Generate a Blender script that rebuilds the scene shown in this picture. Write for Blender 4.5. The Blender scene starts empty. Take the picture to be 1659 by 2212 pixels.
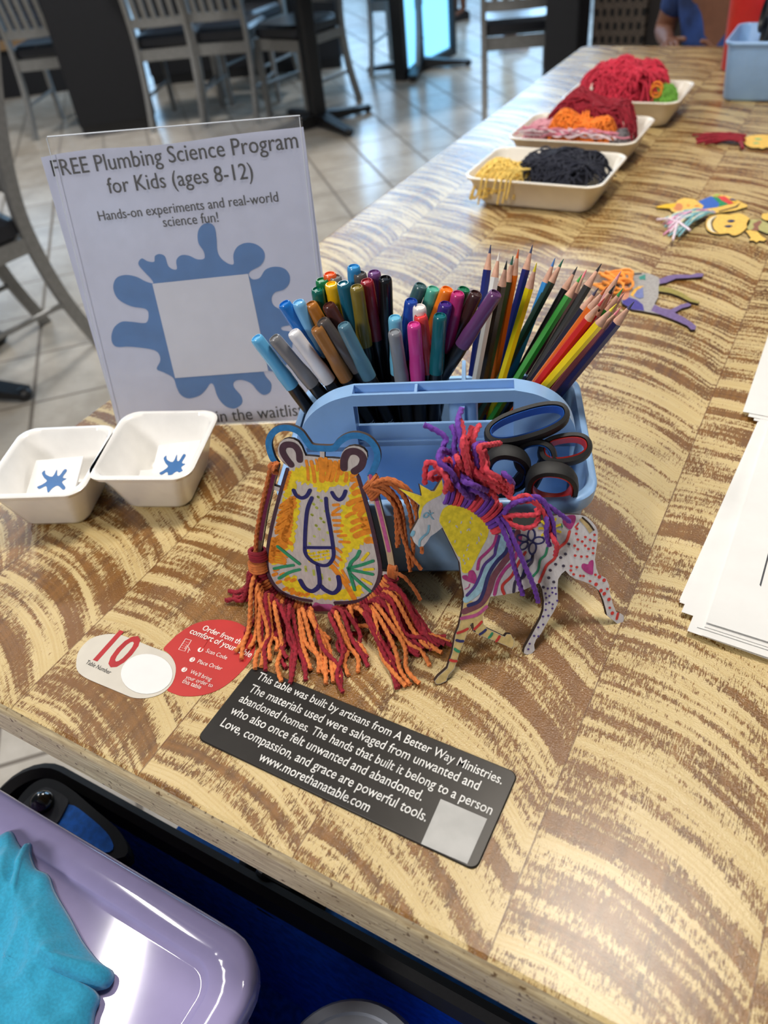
import bpy, bmesh, math, random
from math import sin, cos, pi, radians, sqrt, atan2
from mathutils import Vector as V, Matrix
from mathutils.geometry import tessellate_polygon

# ------------------------------------------------------------------ camera, world, lights, exposure
SC = bpy.context.scene
COL = SC.collection
TZ = 0.75                       # table height
CH = 0.43                       # camera above the table
FPX, PCX, PCY = 1670.0, 829.5, 1106.0
RW = Matrix(((0.87441043, -0.25206835, 0.41456959),
             (0.47568963, 0.61362264, -0.63022744),
             (-0.0955289, 0.7482839, 0.65646434)))
# make it a clean rotation
_z = RW.transposed()
_a = V(RW.col[0]).normalized(); _b = V(RW.col[1]); _b = (_b - _a * _a.dot(_b)).normalized(); _c = _a.cross(_b)
ROT = Matrix((_a, _b, _c)).transposed()
CAM = V((0, 0, TZ + CH))
cd = bpy.data.cameras.new('camera'); cam = bpy.data.objects.new('camera', cd); COL.objects.link(cam)
cam.matrix_world = Matrix.Translation(CAM) @ ROT.to_4x4()
cd.sensor_fit = 'VERTICAL'; cd.sensor_height = 9.8; cd.sensor_width = 7.35
cd.lens = FPX / 2212.0 * 9.8
cd.clip_start = 0.02; cd.clip_end = 100
cd.dof.use_dof = True; cd.dof.focus_distance = 0.54; cd.dof.aperture_fstop = 1.9
SC.camera = cam
SC.view_settings.view_transform = 'Standard'; SC.view_settings.look = 'None'
SC.view_settings.gamma = 1; SC.view_settings.use_curve_mapping = False
SC.view_settings.exposure = 0.08
SC.cycles.max_bounces = 8; SC.cycles.transparent_max_bounces = 12
SC.cycles.sample_clamp_indirect = 4.0
SC.cycles.caustics_reflective = False; SC.cycles.caustics_refractive = False

def lin(r, g, b):
    f = lambda c: (c / 255 / 12.92) if c / 255 <= 0.04045 else ((c / 255 + 0.055) / 1.055) ** 2.4
    return (f(r), f(g), f(b), 1)

W = bpy.data.worlds.new('world'); SC.world = W; W.use_nodes = True
W.node_tree.nodes['Background'].inputs[0].default_value = (0.75, 0.84, 1.0, 1)
W.node_tree.nodes['Background'].inputs[1].default_value = 0.22

def area(name, loc, power, size, color, target=None, sy=None):
    l = bpy.data.lights.new(name, 'AREA'); l.energy = power; l.color = color
    l.shape = 'DISK' if sy is None else 'RECTANGLE'; l.size = size
    if sy: l.size_y = sy
    o = bpy.data.objects.new(name, l); COL.objects.link(o); o.location = loc
    if target is not None:
        d = V(target) - V(loc); o.rotation_euler = d.to_track_quat('-Z', 'Y').to_euler()
    return o
WARM = (1.0, 0.93, 0.83)
NEUT = (1.0, 0.96, 0.91)
LAMPS_AND_FILL = [  # x, y, z, power, size, colour
    (-0.06, 0.86, 2.5, 25, 0.42, WARM),
    (-0.9, -1.9, 2.35, 34, 0.6, (1.0, 0.96, 0.93)),  # unseen fill behind the camera, added to brighten the upright faces
    (-2.6, 3.0, 2.9, 46, 0.5, NEUT),
    (-4.5, 2.0, 2.9, 40, 0.5, NEUT),
    (-1.6, 5.6, 2.9, 26, 0.5, NEUT),
    (0.2, 3.0, 2.7, 8, 0.4, WARM),
]
for i, (x, y, z, p, s, c) in enumerate(LAMPS_AND_FILL):
    area('lamp_or_fill_light', (x, y, z), p, s, c, (-0.3, 0.4, 0.8) if y < 0 else None)
# an elongated lamp over the aisle left of the table
_o = area('lamp_or_fill_light', (-1.34, 0.23, 2.6), 14, 0.10, NEUT, None, 0.46)
_o.data.shape = 'ELLIPSE'; _o.rotation_euler = (0, 0, radians(27))

def ray(px, py):
    return (ROT @ V(((px - PCX), -(py - PCY), -FPX))).normalized()
def at(px, py, z=TZ):
    d = ray(px, py); return CAM + d * ((z - CAM.z) / d.z)

# ------------------------------------------------------------------ node helpers and materials
class X:
    """a float socket with arithmetic"""
    def __init__(s, nt, sock): s.nt, s.s = nt, sock
    def _op(s, op, *o, clamp=False):
        n = s.nt.nodes.new('ShaderNodeMath'); n.operation = op; n.use_clamp = clamp
        for i, v in enumerate((s,) + o):
            if isinstance(v, X): s.nt.links.new(v.s, n.inputs[i])
            else: n.inputs[i].default_value = v
        return X(s.nt, n.outputs[0])
    def __add__(s, o): return s._op('ADD', o)
    def __sub__(s, o): return s._op('SUBTRACT', o)
    def __mul__(s, o): return s._op('MULTIPLY', o)
    def __truediv__(s, o): return s._op('DIVIDE', o)
    __radd__ = __add__; __rmul__ = __mul__
    def floor(s): return s._op('FLOOR')
    def fract(s): return s._op('FRACT')
    def sqrt(s): return s._op('SQRT')
    def abs(s): return s._op('ABSOLUTE')
    def sin(s): return s._op('SINE')
    def lt(s, o): return s._op('LESS_THAN', o)
    def gt(s, o): return s._op('GREATER_THAN', o)
    def min(s, o): return s._op('MINIMUM', o)
    def max(s, o): return s._op('MAXIMUM', o)
    def step(s, a, b):
        n = s.nt.nodes.new('ShaderNodeMapRange'); n.interpolation_type = 'SMOOTHSTEP'
        s.nt.links.new(s.s, n.inputs[0]); n.inputs[1].default_value = a; n.inputs[2].default_value = b
        return X(s.nt, n.outputs[0])

def new_mat(name):
    m = bpy.data.materials.new(name); m.use_nodes = True
    nt = m.node_tree; b = nt.nodes['Principled BSDF']
    return m, nt, b
def coords(nt, out='Object'):
    tc = nt.nodes.new('ShaderNodeTexCoord'); sp = nt.nodes.new('ShaderNodeSeparateXYZ')
    nt.links.new(tc.outputs[out], sp.inputs[0])
    return tuple(X(nt, sp.outputs[i]) for i in range(3))
def comb(nt, a, b, c):
    n = nt.nodes.new('ShaderNodeCombineXYZ')
    for i, v in enumerate((a, b, c)):
        if isinstance(v, X): nt.links.new(v.s, n.inputs[i])
        else: n.inputs[i].default_value = v
    return n.outputs[0]
def noise(nt, vec, scale=1.0, detail=2.0, rough=0.5):
    n = nt.nodes.new('ShaderNodeTexNoise'); n.inputs['Scale'].default_value = scale
    n.inputs['Detail'].default_value = detail; n.inputs['Roughness'].default_value = rough
    if vec is not None: nt.links.new(vec, n.inputs['Vector'])
    return X(nt, n.outputs[0])
def white(nt, v):
    n = nt.nodes.new('ShaderNodeTexWhiteNoise'); n.noise_dimensions = '1D'
    nt.links.new(v.s, n.inputs['W']); return X(nt, n.outputs[0])
def mix(nt, f, a, b):
    n = nt.nodes.new('ShaderNodeMix'); n.data_type = 'RGBA'
    if isinstance(f, X): nt.links.new(f.s, n.inputs[0])
    else: n.inputs[0].default_value = f
    for i, v in ((6, a), (7, b)):
        if isinstance(v, tuple): n.inputs[i].default_value = v
        else: nt.links.new(v, n.inputs[i])
    return n.outputs[2]
def bump(nt, b, h, strength=0.3, dist=0.001):
    n = nt.nodes.new('ShaderNodeBump'); n.inputs['Strength'].default_value = strength
    n.inputs['Distance'].default_value = dist; nt.links.new(h.s, n.inputs['Height'])
    nt.links.new(n.outputs[0], b.inputs['Normal'])

TILE_ANG = 45.0; TILE_O = V((-0.18, 1.142, 0)); TILE_W = 0.25; TILE_L = 0.32
_mc = {}
def M(rgb, rough=0.5, metal=0.0, var=0.06, scale=60, bmp=0.0, spec=0.5, coat=0.0, sheen=0.0, trans=0.0, bscale=None):
    """a plain procedural material: colour with a little mottling, optional grain bump"""
    key = (rgb, rough, metal, var, scale, bmp, spec, coat, sheen, trans, bscale)
    if key in _mc: return _mc[key]
    m, nt, b = new_mat('material_%02x%02x%02x' % tuple(int(min(255, c)) for c in rgb))
    x, y, z = coords(nt)
    n = noise(nt, comb(nt, x, y, z), scale, 3)
    c = lin(*rgb)
    dk = tuple(v * (1 - var * 2.2) for v in c[:3]) + (1,); lt = tuple(min(1, v * (1 + var)) for v in c[:3]) + (1,)
    nt.links.new(mix(nt, n.step(0.3, 0.7), dk, lt), b.inputs['Base Color'])
    b.inputs['Roughness'].default_value = rough; b.inputs['Metallic'].default_value = metal
    b.inputs['Specular IOR Level'].default_value = spec
    b.inputs['Coat Weight'].default_value = coat; b.inputs['Coat Roughness'].default_value = 0.15
    b.inputs['Sheen Weight'].default_value = sheen
    if trans: b.inputs['Transmission Weight'].default_value = trans
    if bmp: bump(nt, b, noise(nt, comb(nt, x, y, z), bscale or scale * 8, 2), bmp, 0.0006)
    _mc[key] = m
    return m

def mat_paint():
    m, nt, b = new_mat('distressed_cream_paint_on_brown_boards')
    x, y, z = coords(nt)
    w = 0.1185
    xs = (x + 0.6525) / w
    i = xs.floor(); u = (xs - i) * w
    r1 = white(nt, i); r2 = white(nt, i + 17.3); r3 = white(nt, i + 41.7)
    xc = r1 * 0.024 + 0.002
    # the boards left of the plaque carry more steeply curved saw marks
    near = (i * -1.0 + 2.5).step(0, 1) if False else i.lt(1.5)
    dx = (u - xc).min(0.112)
    R = r2 * 0.05 + 0.17 - near * 0.03
    arc = R - (R * R - dx * dx).max(0.0004).sqrt()
    wob = noise(nt, comb(nt, x * 5.0, y * 7.0, 3.3), 1, 2) * 0.03
    t = y + arc * 1.15 + wob + r3 * 2.0
    s1 = noise(nt, comb(nt, t * 57.0, i * 7.0, u * 5.0), 1, 2.5, 0.62)
    s2 = noise(nt, comb(nt, t * 175.0, i * 3.0, u * 9.0), 1, 1)
    far = y.step(0.3, 0.9)
    stripe = s1 * (far * -0.3 + 1.0) + s2 * (far * 0.3) + (s2 - 0.5) * 0.25
    grain = noise(nt, comb(nt, x * 1300.0, y * 150.0, 0.0), 1, 3, 0.75)
    patch = noise(nt, comb(nt, x * 16.0, y * 16.0, 9.0), 1, 2)
    worn = noise(nt, comb(nt, x * 420.0, y * 160.0, 5.0), 1, 3, 0.8)
    edge = (stripe - 0.5).abs().step(0.10, 0.0)
    v = stripe + (grain - 0.5) * 0.62 + (worn - 0.5) * (edge * 0.34 + 0.10) + (patch - 0.5) * 0.20
    mask = v.step(0.490, 0.510)
    wg = noise(nt, comb(nt, x * 130.0, y * 6.0, 1.0), 1, 3)
    sawl = noise(nt, comb(nt, t * 330.0, i * 5.0, 2.0), 1, 1)
    wood = mix(nt, (wg * 0.65 + sawl * 0.35).step(0.32, 0.68), lin(98, 65, 25), lin(140, 96, 42))
    wood = mix(nt, noise(nt, comb(nt, x * 7.0, y * 3.0, 4.0), 1, 2).step(0.45, 0.75), wood, lin(122, 80, 34))
    cream = mix(nt, noise(nt, comb(nt, x * 40.0, y * 40.0, 7.0), 1, 4).step(0.3, 0.7), lin(216, 199, 150), lin(233, 217, 172))
    cream = mix(nt, (sawl - 0.5).abs().step(0.0, 0.05) * 0.25, lin(196, 170, 116), cream)
    col = mix(nt, mask, wood, cream)
    seam = u.lt(0.0009)
    col = mix(nt, seam * 0.75, col, lin(96, 58, 24))
    nt.links.new(col, b.inputs['Base Color'])
    b.inputs['Roughness'].default_value = 0.27
    b.inputs['Specular IOR Level'].default_value = 0.42
    b.inputs['Coat Weight'].default_value = 0.42; b.inputs['Coat Roughness'].default_value = 0.25
    fine = noise(nt, comb(nt, x * 800.0, y * 800.0, 0.0), 1, 2)
    roll = noise(nt, comb(nt, x * 130.0, y * 40.0, 0.0), 1, 2)
    bump(nt, b, mask * 0.25 + fine * 1.0 + roll * 0.4, 0.6, 0.0010)
    return m

def mat_edge_wood():
    m, nt, b = new_mat('pale_sanded_board_edge')
    x, y, z = coords(nt)
    g = noise(nt, comb(nt, x * 30.0, y * 30.0, z * 420.0), 1, 4, 0.7)
    h = noise(nt, comb(nt, x * 260.0, y * 260.0, z * 260.0), 1, 2)
    c = mix(nt, g.step(0.3, 0.7), lin(165, 142, 104), lin(216, 198, 156))
    c = mix(nt, h.step(0.62, 0.72), c, lin(110, 84, 50))
    nt.links.new(c, b.inputs['Base Color']); b.inputs['Roughness'].default_value = 0.5
    bump(nt, b, g, 0.25, 0.001)
    return m

def mat_tiles():
    m, nt, b = new_mat('beige_floor_tiles')
    x, y, z = coords(nt)
    a = radians(TILE_ANG)
    uu = (x - TILE_O.x) * cos(a) + (y - TILE_O.y) * sin(a)
    vv = (y - TILE_O.y) * cos(a) - (x - TILE_O.x) * sin(a)
    p = uu / TILE_W; q = vv / TILE_L
    fp = p.fract(); fq = q.fract()
    gw = 0.006
    g = ((fp.min(fp * -1.0 + 1.0) * TILE_W).lt(gw)).max((fq.min(fq * -1.0 + 1.0) * TILE_L).lt(gw * 0.75))
    tone = white(nt, p.floor() * 13.0 + q.floor() * 7.7)
    st = noise(nt, comb(nt, x * 6.0, y * 6.0, 0.0), 1, 5, 0.65)
    c = mix(nt, st.step(0.3, 0.7), lin(168, 161, 150), lin(197, 191, 181))
    c = mix(nt, tone * 0.35, c, lin(166, 154, 136))
    c = mix(nt, g, c, lin(112, 104, 94))
    nt.links.new(c, b.inputs['Base Color'])
    b.inputs['Roughness'].default_value = 0.24
    rr = mix(nt, g, (0.22, 0.22, 0.22, 1), (0.7, 0.7, 0.7, 1)); nt.links.new(rr, b.inputs['Roughness'])
    bump(nt, b, g * -1.0 + st * 0.3, 0.15, 0.002)
    return m

def mat_plywood(rgb=(205, 196, 196), gx=420.0, gy=40.0):
    m, nt, b = new_mat('thin_plywood')
    x, y, z = coords(nt)
    g = noise(nt, comb(nt, x * gx, z * gy, y * gx), 1, 3, 0.7)
    c = lin(*rgb)
    nt.links.new(mix(nt, g.step(0.3, 0.7), tuple(v * 0.86 for v in c[:3]) + (1,), tuple(min(1, v * 1.05) for v in c[:3]) + (1,)), b.inputs['Base Color'])
    b.inputs['Roughness'].default_value = 0.6
    return m

def mat_emit(rgb, strength, name='lit_window'):
    m, nt, b = new_mat(name)
    x, y, z = coords(nt)
    n = noise(nt, comb(nt, x * 0.8, y * 0.8, z * 1.2), 1, 2)
    c = lin(*rgb)
    nt.links.new(mix(nt, n.step(0.3, 0.7), tuple(v * 0.8 for v in c[:3]) + (1,), c), b.inputs['Emission Color'])
    b.inputs['Emission Strength'].default_value = strength
    b.inputs['Base Color'].default_value = (0.02, 0.02, 0.02, 1)
    return m

def mat_acrylic():
    m, nt, b = new_mat('clear_acrylic')
    b.inputs['Base Color'].default_value = (1, 1, 1, 1)
    b.inputs['Roughness'].default_value = 0.02; b.inputs['IOR'].default_value = 1.2
    x, y, z = coords(nt)
    n = noise(nt, comb(nt, x * 90.0, y * 90.0, z * 90.0), 1, 2)
    b.inputs['Alpha'].default_value = 0.03
    nt.links.new((n * 0.06 + 0.02).s, b.inputs['Roughness'])
    return m

# ------------------------------------------------------------------ mesh building
class MB:
    def __init__(s): s.v = []; s.f = []; s.m = []; s.mats = []
    def mi(s, mat):
        if mat not in s.mats: s.mats.append(mat)
        return s.mats.index(mat)
    def add(s, vs, fs, mat):
        o = len(s.v); k = s.mi(mat); s.v += [V(p) for p in vs]
        for f in fs: s.f.append(tuple(i + o for i in f)); s.m.append(k)
    def poly(s, pts, mat, flip=False):
        pts = [V(p) for p in pts]
        tris = tessellate_polygon([pts])
        s.add(pts, [t if not flip else t[::-1] for t in tris], mat)
    def box(s, lo, hi, mat, T=None):
        vs = [V((x, y, z)) for x in (lo[0], hi[0]) for y in (lo[1], hi[1]) for z in (lo[2], hi[2])]
        if T: vs = [T @ p for p in vs]
        s.add(vs, [(0, 1, 3, 2), (4, 6, 7, 5), (0, 4, 5, 1), (2, 3, 7, 6), (0, 2, 6, 4), (1, 5, 7, 3)], mat)
    def prism(s, pts, d, mat, back=None):
        """flat outline pts (3-D) given thickness d (vector)"""
        pts = [V(p) for p in pts]; n = len(pts); d = V(d)
        s.poly(pts, mat); s.poly([p + d for p in pts], back or mat, True)
        s.add(pts + [p + d for p in pts], [(i, (i + 1) % n, n + (i + 1) % n, n + i) for i in range(n)], back or mat)
    def loft(s, rings, mat, cap0=True, cap1=True, closed=False):
        n = len(rings[0]); vs = [p for r in rings for p in r]; fs = []
        k = len(rings)
        for j in range(k if closed else k - 1):
            a = j * n; b = ((j + 1) % k) * n
            for i in range(n): fs.append((a + i, a + (i + 1) % n, b + (i + 1) % n, b + i))
        s.add(vs, fs, mat)
        if not closed:
            if cap0: s.add(rings[0], [tuple(range(n))[::-1]], mat)
            if cap1: s.add(rings[-1], [tuple(range(n))], mat)
    def tube(s, path, r, mat, n=8, closed=False, lobes=0, twist=0, caps=True, lobe_amp=0.2):
        path = [V(p) for p in path]
        k = len(path)
        if callable(r): rs = [r(i / (k - 1)) for i in range(k)]
        elif isinstance(r, (list, tuple)): rs = r
        else: rs = [r] * k
        rings = []; prev = None; dist = 0
        for i, p in enumerate(path):
            if closed: t = path[(i + 1) % k] - path[i - 1]
            else: t = path[min(i + 1, k - 1)] - path[max(i - 1, 0)]
            if t.length < 1e-9: t = V((0, 0, 1))
            t.normalize()
            if prev is None:
                a = t.orthogonal().normalized()
            else:
                a = prev - t * prev.dot(t)
                a = a.normalized() if a.length > 1e-6 else t.orthogonal().normalized()
            prev = a; b = t.cross(a)
            if i: dist += (p - path[i - 1]).length
            ring = []
            for j in range(n):
                th = 2 * pi * j / n
                rr = rs[i] * (1 + (lobe_amp * cos(lobes * th - twist * dist) if lobes else 0))
                ring.append(p + (a * cos(th) + b * sin(th)) * rr)
            rings.append(ring)
        s.loft(rings, mat, caps, caps, closed)
    def sphere(s, c, r, mat, sc=(1, 1, 1), nu=16, nv=10):
        rings = []
        for j in range(nv + 1):
            ph = -pi / 2 + pi * j / nv
            ph = max(-pi / 2 + 0.02, min(pi / 2 - 0.02, ph))
            rings.append([V(c) + V((r * cos(ph) * cos(2 * pi * i / nu) * sc[0], r * cos(ph) * sin(2 * pi * i / nu) * sc[1], r * sin(ph) * sc[2])) for i in range(nu)])
        s.loft(rings, mat)
    def build(s, name, parent=None, smooth=True, label=None, kind=None, T=None, angle=35):
        me = bpy.data.meshes.new(name)
        vs = s.v if T is None else [T @ p for p in s.v]
        me.from_pydata([tuple(p) for p in vs], [], s.f)
        for m in s.mats: me.materials.append(m)
        me.polygons.foreach_set('material_index', s.m)
        bm = bmesh.new(); bm.from_mesh(me)
        bmesh.ops.recalc_face_normals(bm, faces=bm.faces)
        bm.to_mesh(me); bm.free()
        if smooth:
            me.polygons.foreach_set('use_smooth', [True] * len(me.polygons))
            try: me.set_sharp_from_angle(angle=radians(angle))
            except Exception: pass
        o = bpy.data.objects.new(name, me); COL.objects.link(o)
        if parent is not None: o.parent = parent
        if label: o['label'] = label
        if kind: o['kind'] = kind
        return o

def thing(name, label, cat, loc=(0, 0, 0), rz=0, group=None):
    o = bpy.data.objects.new(name, None); COL.objects.link(o); o.empty_display_size = 0.02
    o.location = loc; o.rotation_euler = (0, 0, rz); o['label'] = label; o['category'] = cat
    if group: o['group'] = group
    return o
def tag(o, label, cat, group=None):
    o['label'] = label; o['category'] = cat
    if group: o['group'] = group
    return o
def struct(o): o['kind'] = 'structure'; return o
def dup(root, loc, rz, label, group=None):
    r = root.copy(); COL.objects.link(r); r.location = loc; r.rotation_euler = (0, 0, rz); r['label'] = label
    if group: r['group'] = group
    for ch in list(root.children):
        c = ch.copy(); COL.objects.link(c); c.parent = r
        for g in list(ch.children):
            d = g.copy(); COL.objects.link(d); d.parent = c
    return r

def rrect(hw, hd, r, z, cx=0, cy=0, n=6):
    pts = []
    r = min(r, hw - 1e-4, hd - 1e-4)
    for (sx, sy, a0) in ((1, 1, 0), (-1, 1, 90), (-1, -1, 180), (1, -1, 270)):
        for k in range(n + 1):
            a = radians(a0 + 90 * k / n)
            pts.append(V((cx + sx * (hw - r) + r * cos(a), cy + sy * (hd - r) + r * sin(a), z)))
    return pts
def catmull(pts, sub=6, closed=False):
    pts = [V(p) if len(p) == 3 else V((p[0], p[1], 0)) for p in pts]; n = len(pts); out = []
    rng = range(n) if closed else range(n - 1)
    for i in rng:
        g = (lambda k: pts[k % n]) if closed else (lambda k: pts[max(0, min(n - 1, k))])
        p0, p1, p2, p3 = g(i - 1), g(i), g(i + 1), g(i + 2)
        for k in range(sub):
            t = k / sub
            out.append(0.5 * ((2 * p1) + (p2 - p0) * t + (2 * p0 - 5 * p1 + 4 * p2 - p3) * t * t + (3 * p1 - p0 - 3 * p2 + p3) * t ** 3))
    if not closed: out.append(pts[-1])
    return out
def resample(path, step):
    path = [V(p) for p in path]; out = [path[0]]; acc = 0
    for a, b in zip(path, path[1:]):
        d = (b - a).length
        if d < 1e-9: continue
        x = step - acc
        while x <= d:
            out.append(a + (b - a) * (x / d)); x += step
        acc = d - (x - step)
    if (out[-1] - path[-1]).length > step * 0.3: out.append(path[-1])
    return out

class PL:
    """a real flat sheet standing in the room: base point, heading of its base, lean from the vertical"""
    def __init__(s, P0, phi, tau):
        s.P0 = V(P0); s.e = V((cos(phi), sin(phi), 0)); b = V((-sin(phi), cos(phi), 0))
        s.up = V((0, 0, 1)) * cos(tau) + b * sin(tau); s.n = s.e.cross(s.up)
    def at(s, px, py, off=0):
        d = ray(px, py); return CAM + d * ((s.P0 + s.n * off - CAM).dot(s.n) / d.dot(s.n))
    def uv(s, u, v, off=0): return s.P0 + s.e * u + s.up * v + s.n * off
class HP:
    """a horizontal sheet at height z"""
    def __init__(s, z): s.z = z; s.n = V((0, 0, 1))
    def at(s, px, py, off=0): return at(px, py, s.z + off)

def stroke(mb, pl, pts, w, mat, off, smooth=True):
    """marker line: a flat ribbon of half-width w metres on sheet pl through traced points"""
    p = [pl.at(*q, off) for q in pts]
    if smooth and len(p) > 2: p = catmull(p, 5)
    n = pl.n; L = []; Rr = []
    for i, a in enumerate(p):
        t = (p[min(i + 1, len(p) - 1)] - p[max(i - 1, 0)]).normalized(); b = n.cross(t)
        L.append(a + b * w); Rr.append(a - b * w)
    cap1 = []; cap0 = []
    t = (p[-1] - p[-2]).normalized(); b = n.cross(t)
    for k in range(1, 5): th = pi * k / 5; cap1.append(p[-1] + b * w * cos(th) + t * w * sin(th))
    t = (p[0] - p[1]).normalized(); b = n.cross(t)
    for k in range(1, 5): th = pi * k / 5; cap0.append(p[0] + b * w * cos(th) + t * w * sin(th))
    m = len(p); vs = L + Rr
    mb.add(vs, [(i, i + 1, m + i + 1, m + i) for i in range(m - 1)], mat)
    mb.add([L[-1]] + cap1 + [Rr[-1]], [tuple(range(6))], mat)
    mb.add([Rr[0]] + cap0 + [L[0]], [tuple(range(6))], mat)
def fill(mb, pl, pts, mat, off, smooth=False):
    p = [pl.at(*q, off) for q in pts]
    if smooth: p = catmull(p, 4, True)
    mb.poly(p, mat)
def dot(mb, pl, c, r, mat, off, n=9, asp=1.0):
    c0 = pl.at(*c, off); a = pl.n.orthogonal().normalized(); b = pl.n.cross(a)
    mb.add([c0 + a * r * cos(2 * pi * k / n) + b * r * asp * sin(2 * pi * k / n) for k in range(n)], [tuple(range(n))], mat)

def text_on(name, s, p0, p1, n, mat, parent=None, bold=0.0, ys=1.0, lift=0.0002, shear=0.0):
    """lettering whose baseline runs from p0 to p1 on a surface of normal n"""
    cu = bpy.data.curves.new(name, 'FONT'); cu.body = s; cu.size = 1.0; cu.offset = bold; cu.resolution_u = 3; cu.shear = shear
    o = bpy.data.objects.new(name, cu); COL.objects.link(o)
    bpy.context.view_layer.update()
    dg = bpy.context.evaluated_depsgraph_get()
    me = bpy.data.meshes.new_from_object(o.evaluated_get(dg))
    bpy.data.objects.remove(o); bpy.data.curves.remove(cu)
    xs = [v.co.x for v in me.vertices]; x0, x1 = min(xs), max(xs)
    p0 = V(p0); p1 = V(p1); n = V(n).normalized(); e = (p1 - p0); L = e.length; e.normalize(); up = n.cross(e)
    k = L / (x1 - x0)
    for v in me.vertices:
        c = v.co.copy(); v.co = p0 + e * (c.x - x0) * k + up * c.y * k * ys + n * lift
    me.materials.clear(); me.materials.append(mat)
    me.name = name
    ob = bpy.data.objects.new(name, me); COL.objects.link(ob)
    if parent is not None:
        ob.parent = parent
        bpy.context.view_layer.update()
        ob.matrix_parent_inverse = parent.matrix_world.inverted()
    return ob

def reparent_world(o, parent):
    bpy.context.view_layer.update()
    o.parent = parent; o.matrix_parent_inverse = parent.matrix_world.inverted()
    return o

# ------------------------------------------------------------------ shared materials
WHITE = M((226, 226, 226), 0.35, var=0.02)
CREAMPL = M((238, 236, 232), 0.22, var=0.015, coat=0.3)
BLACK = M((14, 14, 17), 0.45, var=0.1)
NAVY = M((11, 13, 20), 0.7, var=0.1)
GREYM = M((134, 134, 132), 0.4, metal=0.35, var=0.05)
SEAT = M((22, 24, 32), 0.35, var=0.06, coat=0.2)
BLUEPL = M((138, 176, 220), 0.3, var=0.02, spec=0.5)
SILVER = M((190, 190, 192), 0.25, metal=1.0, var=0.05)
# palette of pens
def ink(rgb): return M(rgb, 0.7, var=0.08, scale=300)

# ------------------------------------------------------------------ the room
mb = MB(); mb.box((-9, -3.5, -0.05), (6, 11, 0), mat_tiles()); struct(mb.build('floor', smooth=False))
mb = MB(); mb.box((-9, -3.5, 3.6), (6, 11, 3.7), M((150, 148, 145), 0.9)); struct(mb.build('ceiling', smooth=False))
DKWALL = M((44, 38, 36), 0.7, var=0.12, scale=8)
PALEWALL = M((150, 148, 150), 0.8, var=0.05, scale=5)
mb = MB(); mb.box((-9.1, -3.5, 0), (-9, 11, 3.6), PALEWALL); struct(mb.build('wall_left', smooth=False))
mb = MB(); mb.box((-9, 11, 0), (6, 11.1, 3.6), PALEWALL); struct(mb.build('wall_far', smooth=False))
# tall daylight windows along the far left side and beyond the dining chairs
SKY = mat_emit((120, 200, 255), 3.0)
FRAME = M((24, 25, 28), 0.5)
def window(name, p0, p1, z0, z1, strength=3.0, mull=2):
    """a glazed opening standing between floor points p0 and p1"""
    p0 = V(p0); p1 = V(p1); e = (p1 - p0); L = e.length; e.normalize(); n = V((-e.y, e.x, 0))
    T = Matrix(((e.x, n.x, 0, p0.x), (e.y, n.y, 0, p0.y), (0, 0, 1, 0), (0, 0, 0, 1)))
    m = MB(); m.box((0, -0.01, z0), (L, 0.01, z1), mat_emit((170, 215, 255) if name != 'window_1' else (120, 200, 255), strength)); o = m.build(name, smooth=False, T=T); struct(o)
    f = MB()
    for k in range(mull + 1):
        x = L * k / mull; f.box((x - 0.025, -0.04, z0), (x + 0.025, 0.04, z1), FRAME, T)
    f.box((0, -0.04, z1 - 0.05), (L, 0.04, z1), FRAME, T); f.box((0, -0.04, z0), (L, 0.04, z0 + 0.05), FRAME, T)
    f.build('window_frame', o, smooth=False); return o
wA = at(868, 172, 0); wB = at(972, 118, 0)
window('window_1', wA, wB, 0.0, 2.6, 2.2, 1)
window('window_2', (-8.95, 3.2, 0), (-8.95, 9.5, 0), 0.3, 2.7, 3.0, 5)
window('window_3', (-7.5, 10.95, 0), (-3.2, 10.95, 0), 0.6, 2.8, 3.0, 4)
window('window_4', (-4.3, 6.35, 0), (-1.35, 7.25, 0), 0.75, 3.4, 8.0, 3)
mb = MB(); mb.box((-1.2, -3.6, 0), (0.8, -3.5, 3.0), PALEWALL); struct(mb.build('wall_near', smooth=False))
window('lit_panel', (-0.74, -3.48, 0), (-0.40, -3.48, 0), 1.36, 1.64, 2.0, 1)  # unseen lit screen panel behind the camera, added for its reflection in the sign
# dark panelled wall and pierced screen behind the far end of the table
mb = MB(); mb.box((-1.12, 3.85, 0), (2.2, 3.95, 2.2), DKWALL); struct(mb.build('wall_back', smooth=False))
def pierced():
    m, nt, b = new_mat('pierced_bronze_screen')
    x, y, z = coords(nt)
    row = (z / 0.05).floor(); fx = ((x + row * 0.0165) / 0.033).fract() - 0.5; fz = (z / 0.05).fract() - 0.5
    d = (fx * fx * 6.0 + fz * fz * 5.0).sqrt()
    hole = d.step(0.85, 0.7); rim = (d - 0.9).abs().step(0.16, 0.05)
    n = noise(nt, comb(nt, x * 90.0, y * 90.0, z * 90.0), 1, 3)
    c = mix(nt, n.step(0.3, 0.7), lin(70, 60, 54), lin(100, 88, 78)); c = mix(nt, rim * 0.6, c, lin(128, 114, 100)); c = mix(nt, hole, c, lin(16, 13, 13))
    nt.links.new(c, b.inputs['Base Color']); b.inputs['Roughness'].default_value = 0.5; b.inputs['Metallic'].default_value = 0.2
    bump(nt, b, hole * -1.0 + rim, 0.5, 0.004); return m
mb = MB(); mb.box((-1.12, 3.8, 0), (-0.9, 3.84, 1.6), pierced()); struct(mb.build('trim_1', smooth=False))

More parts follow.
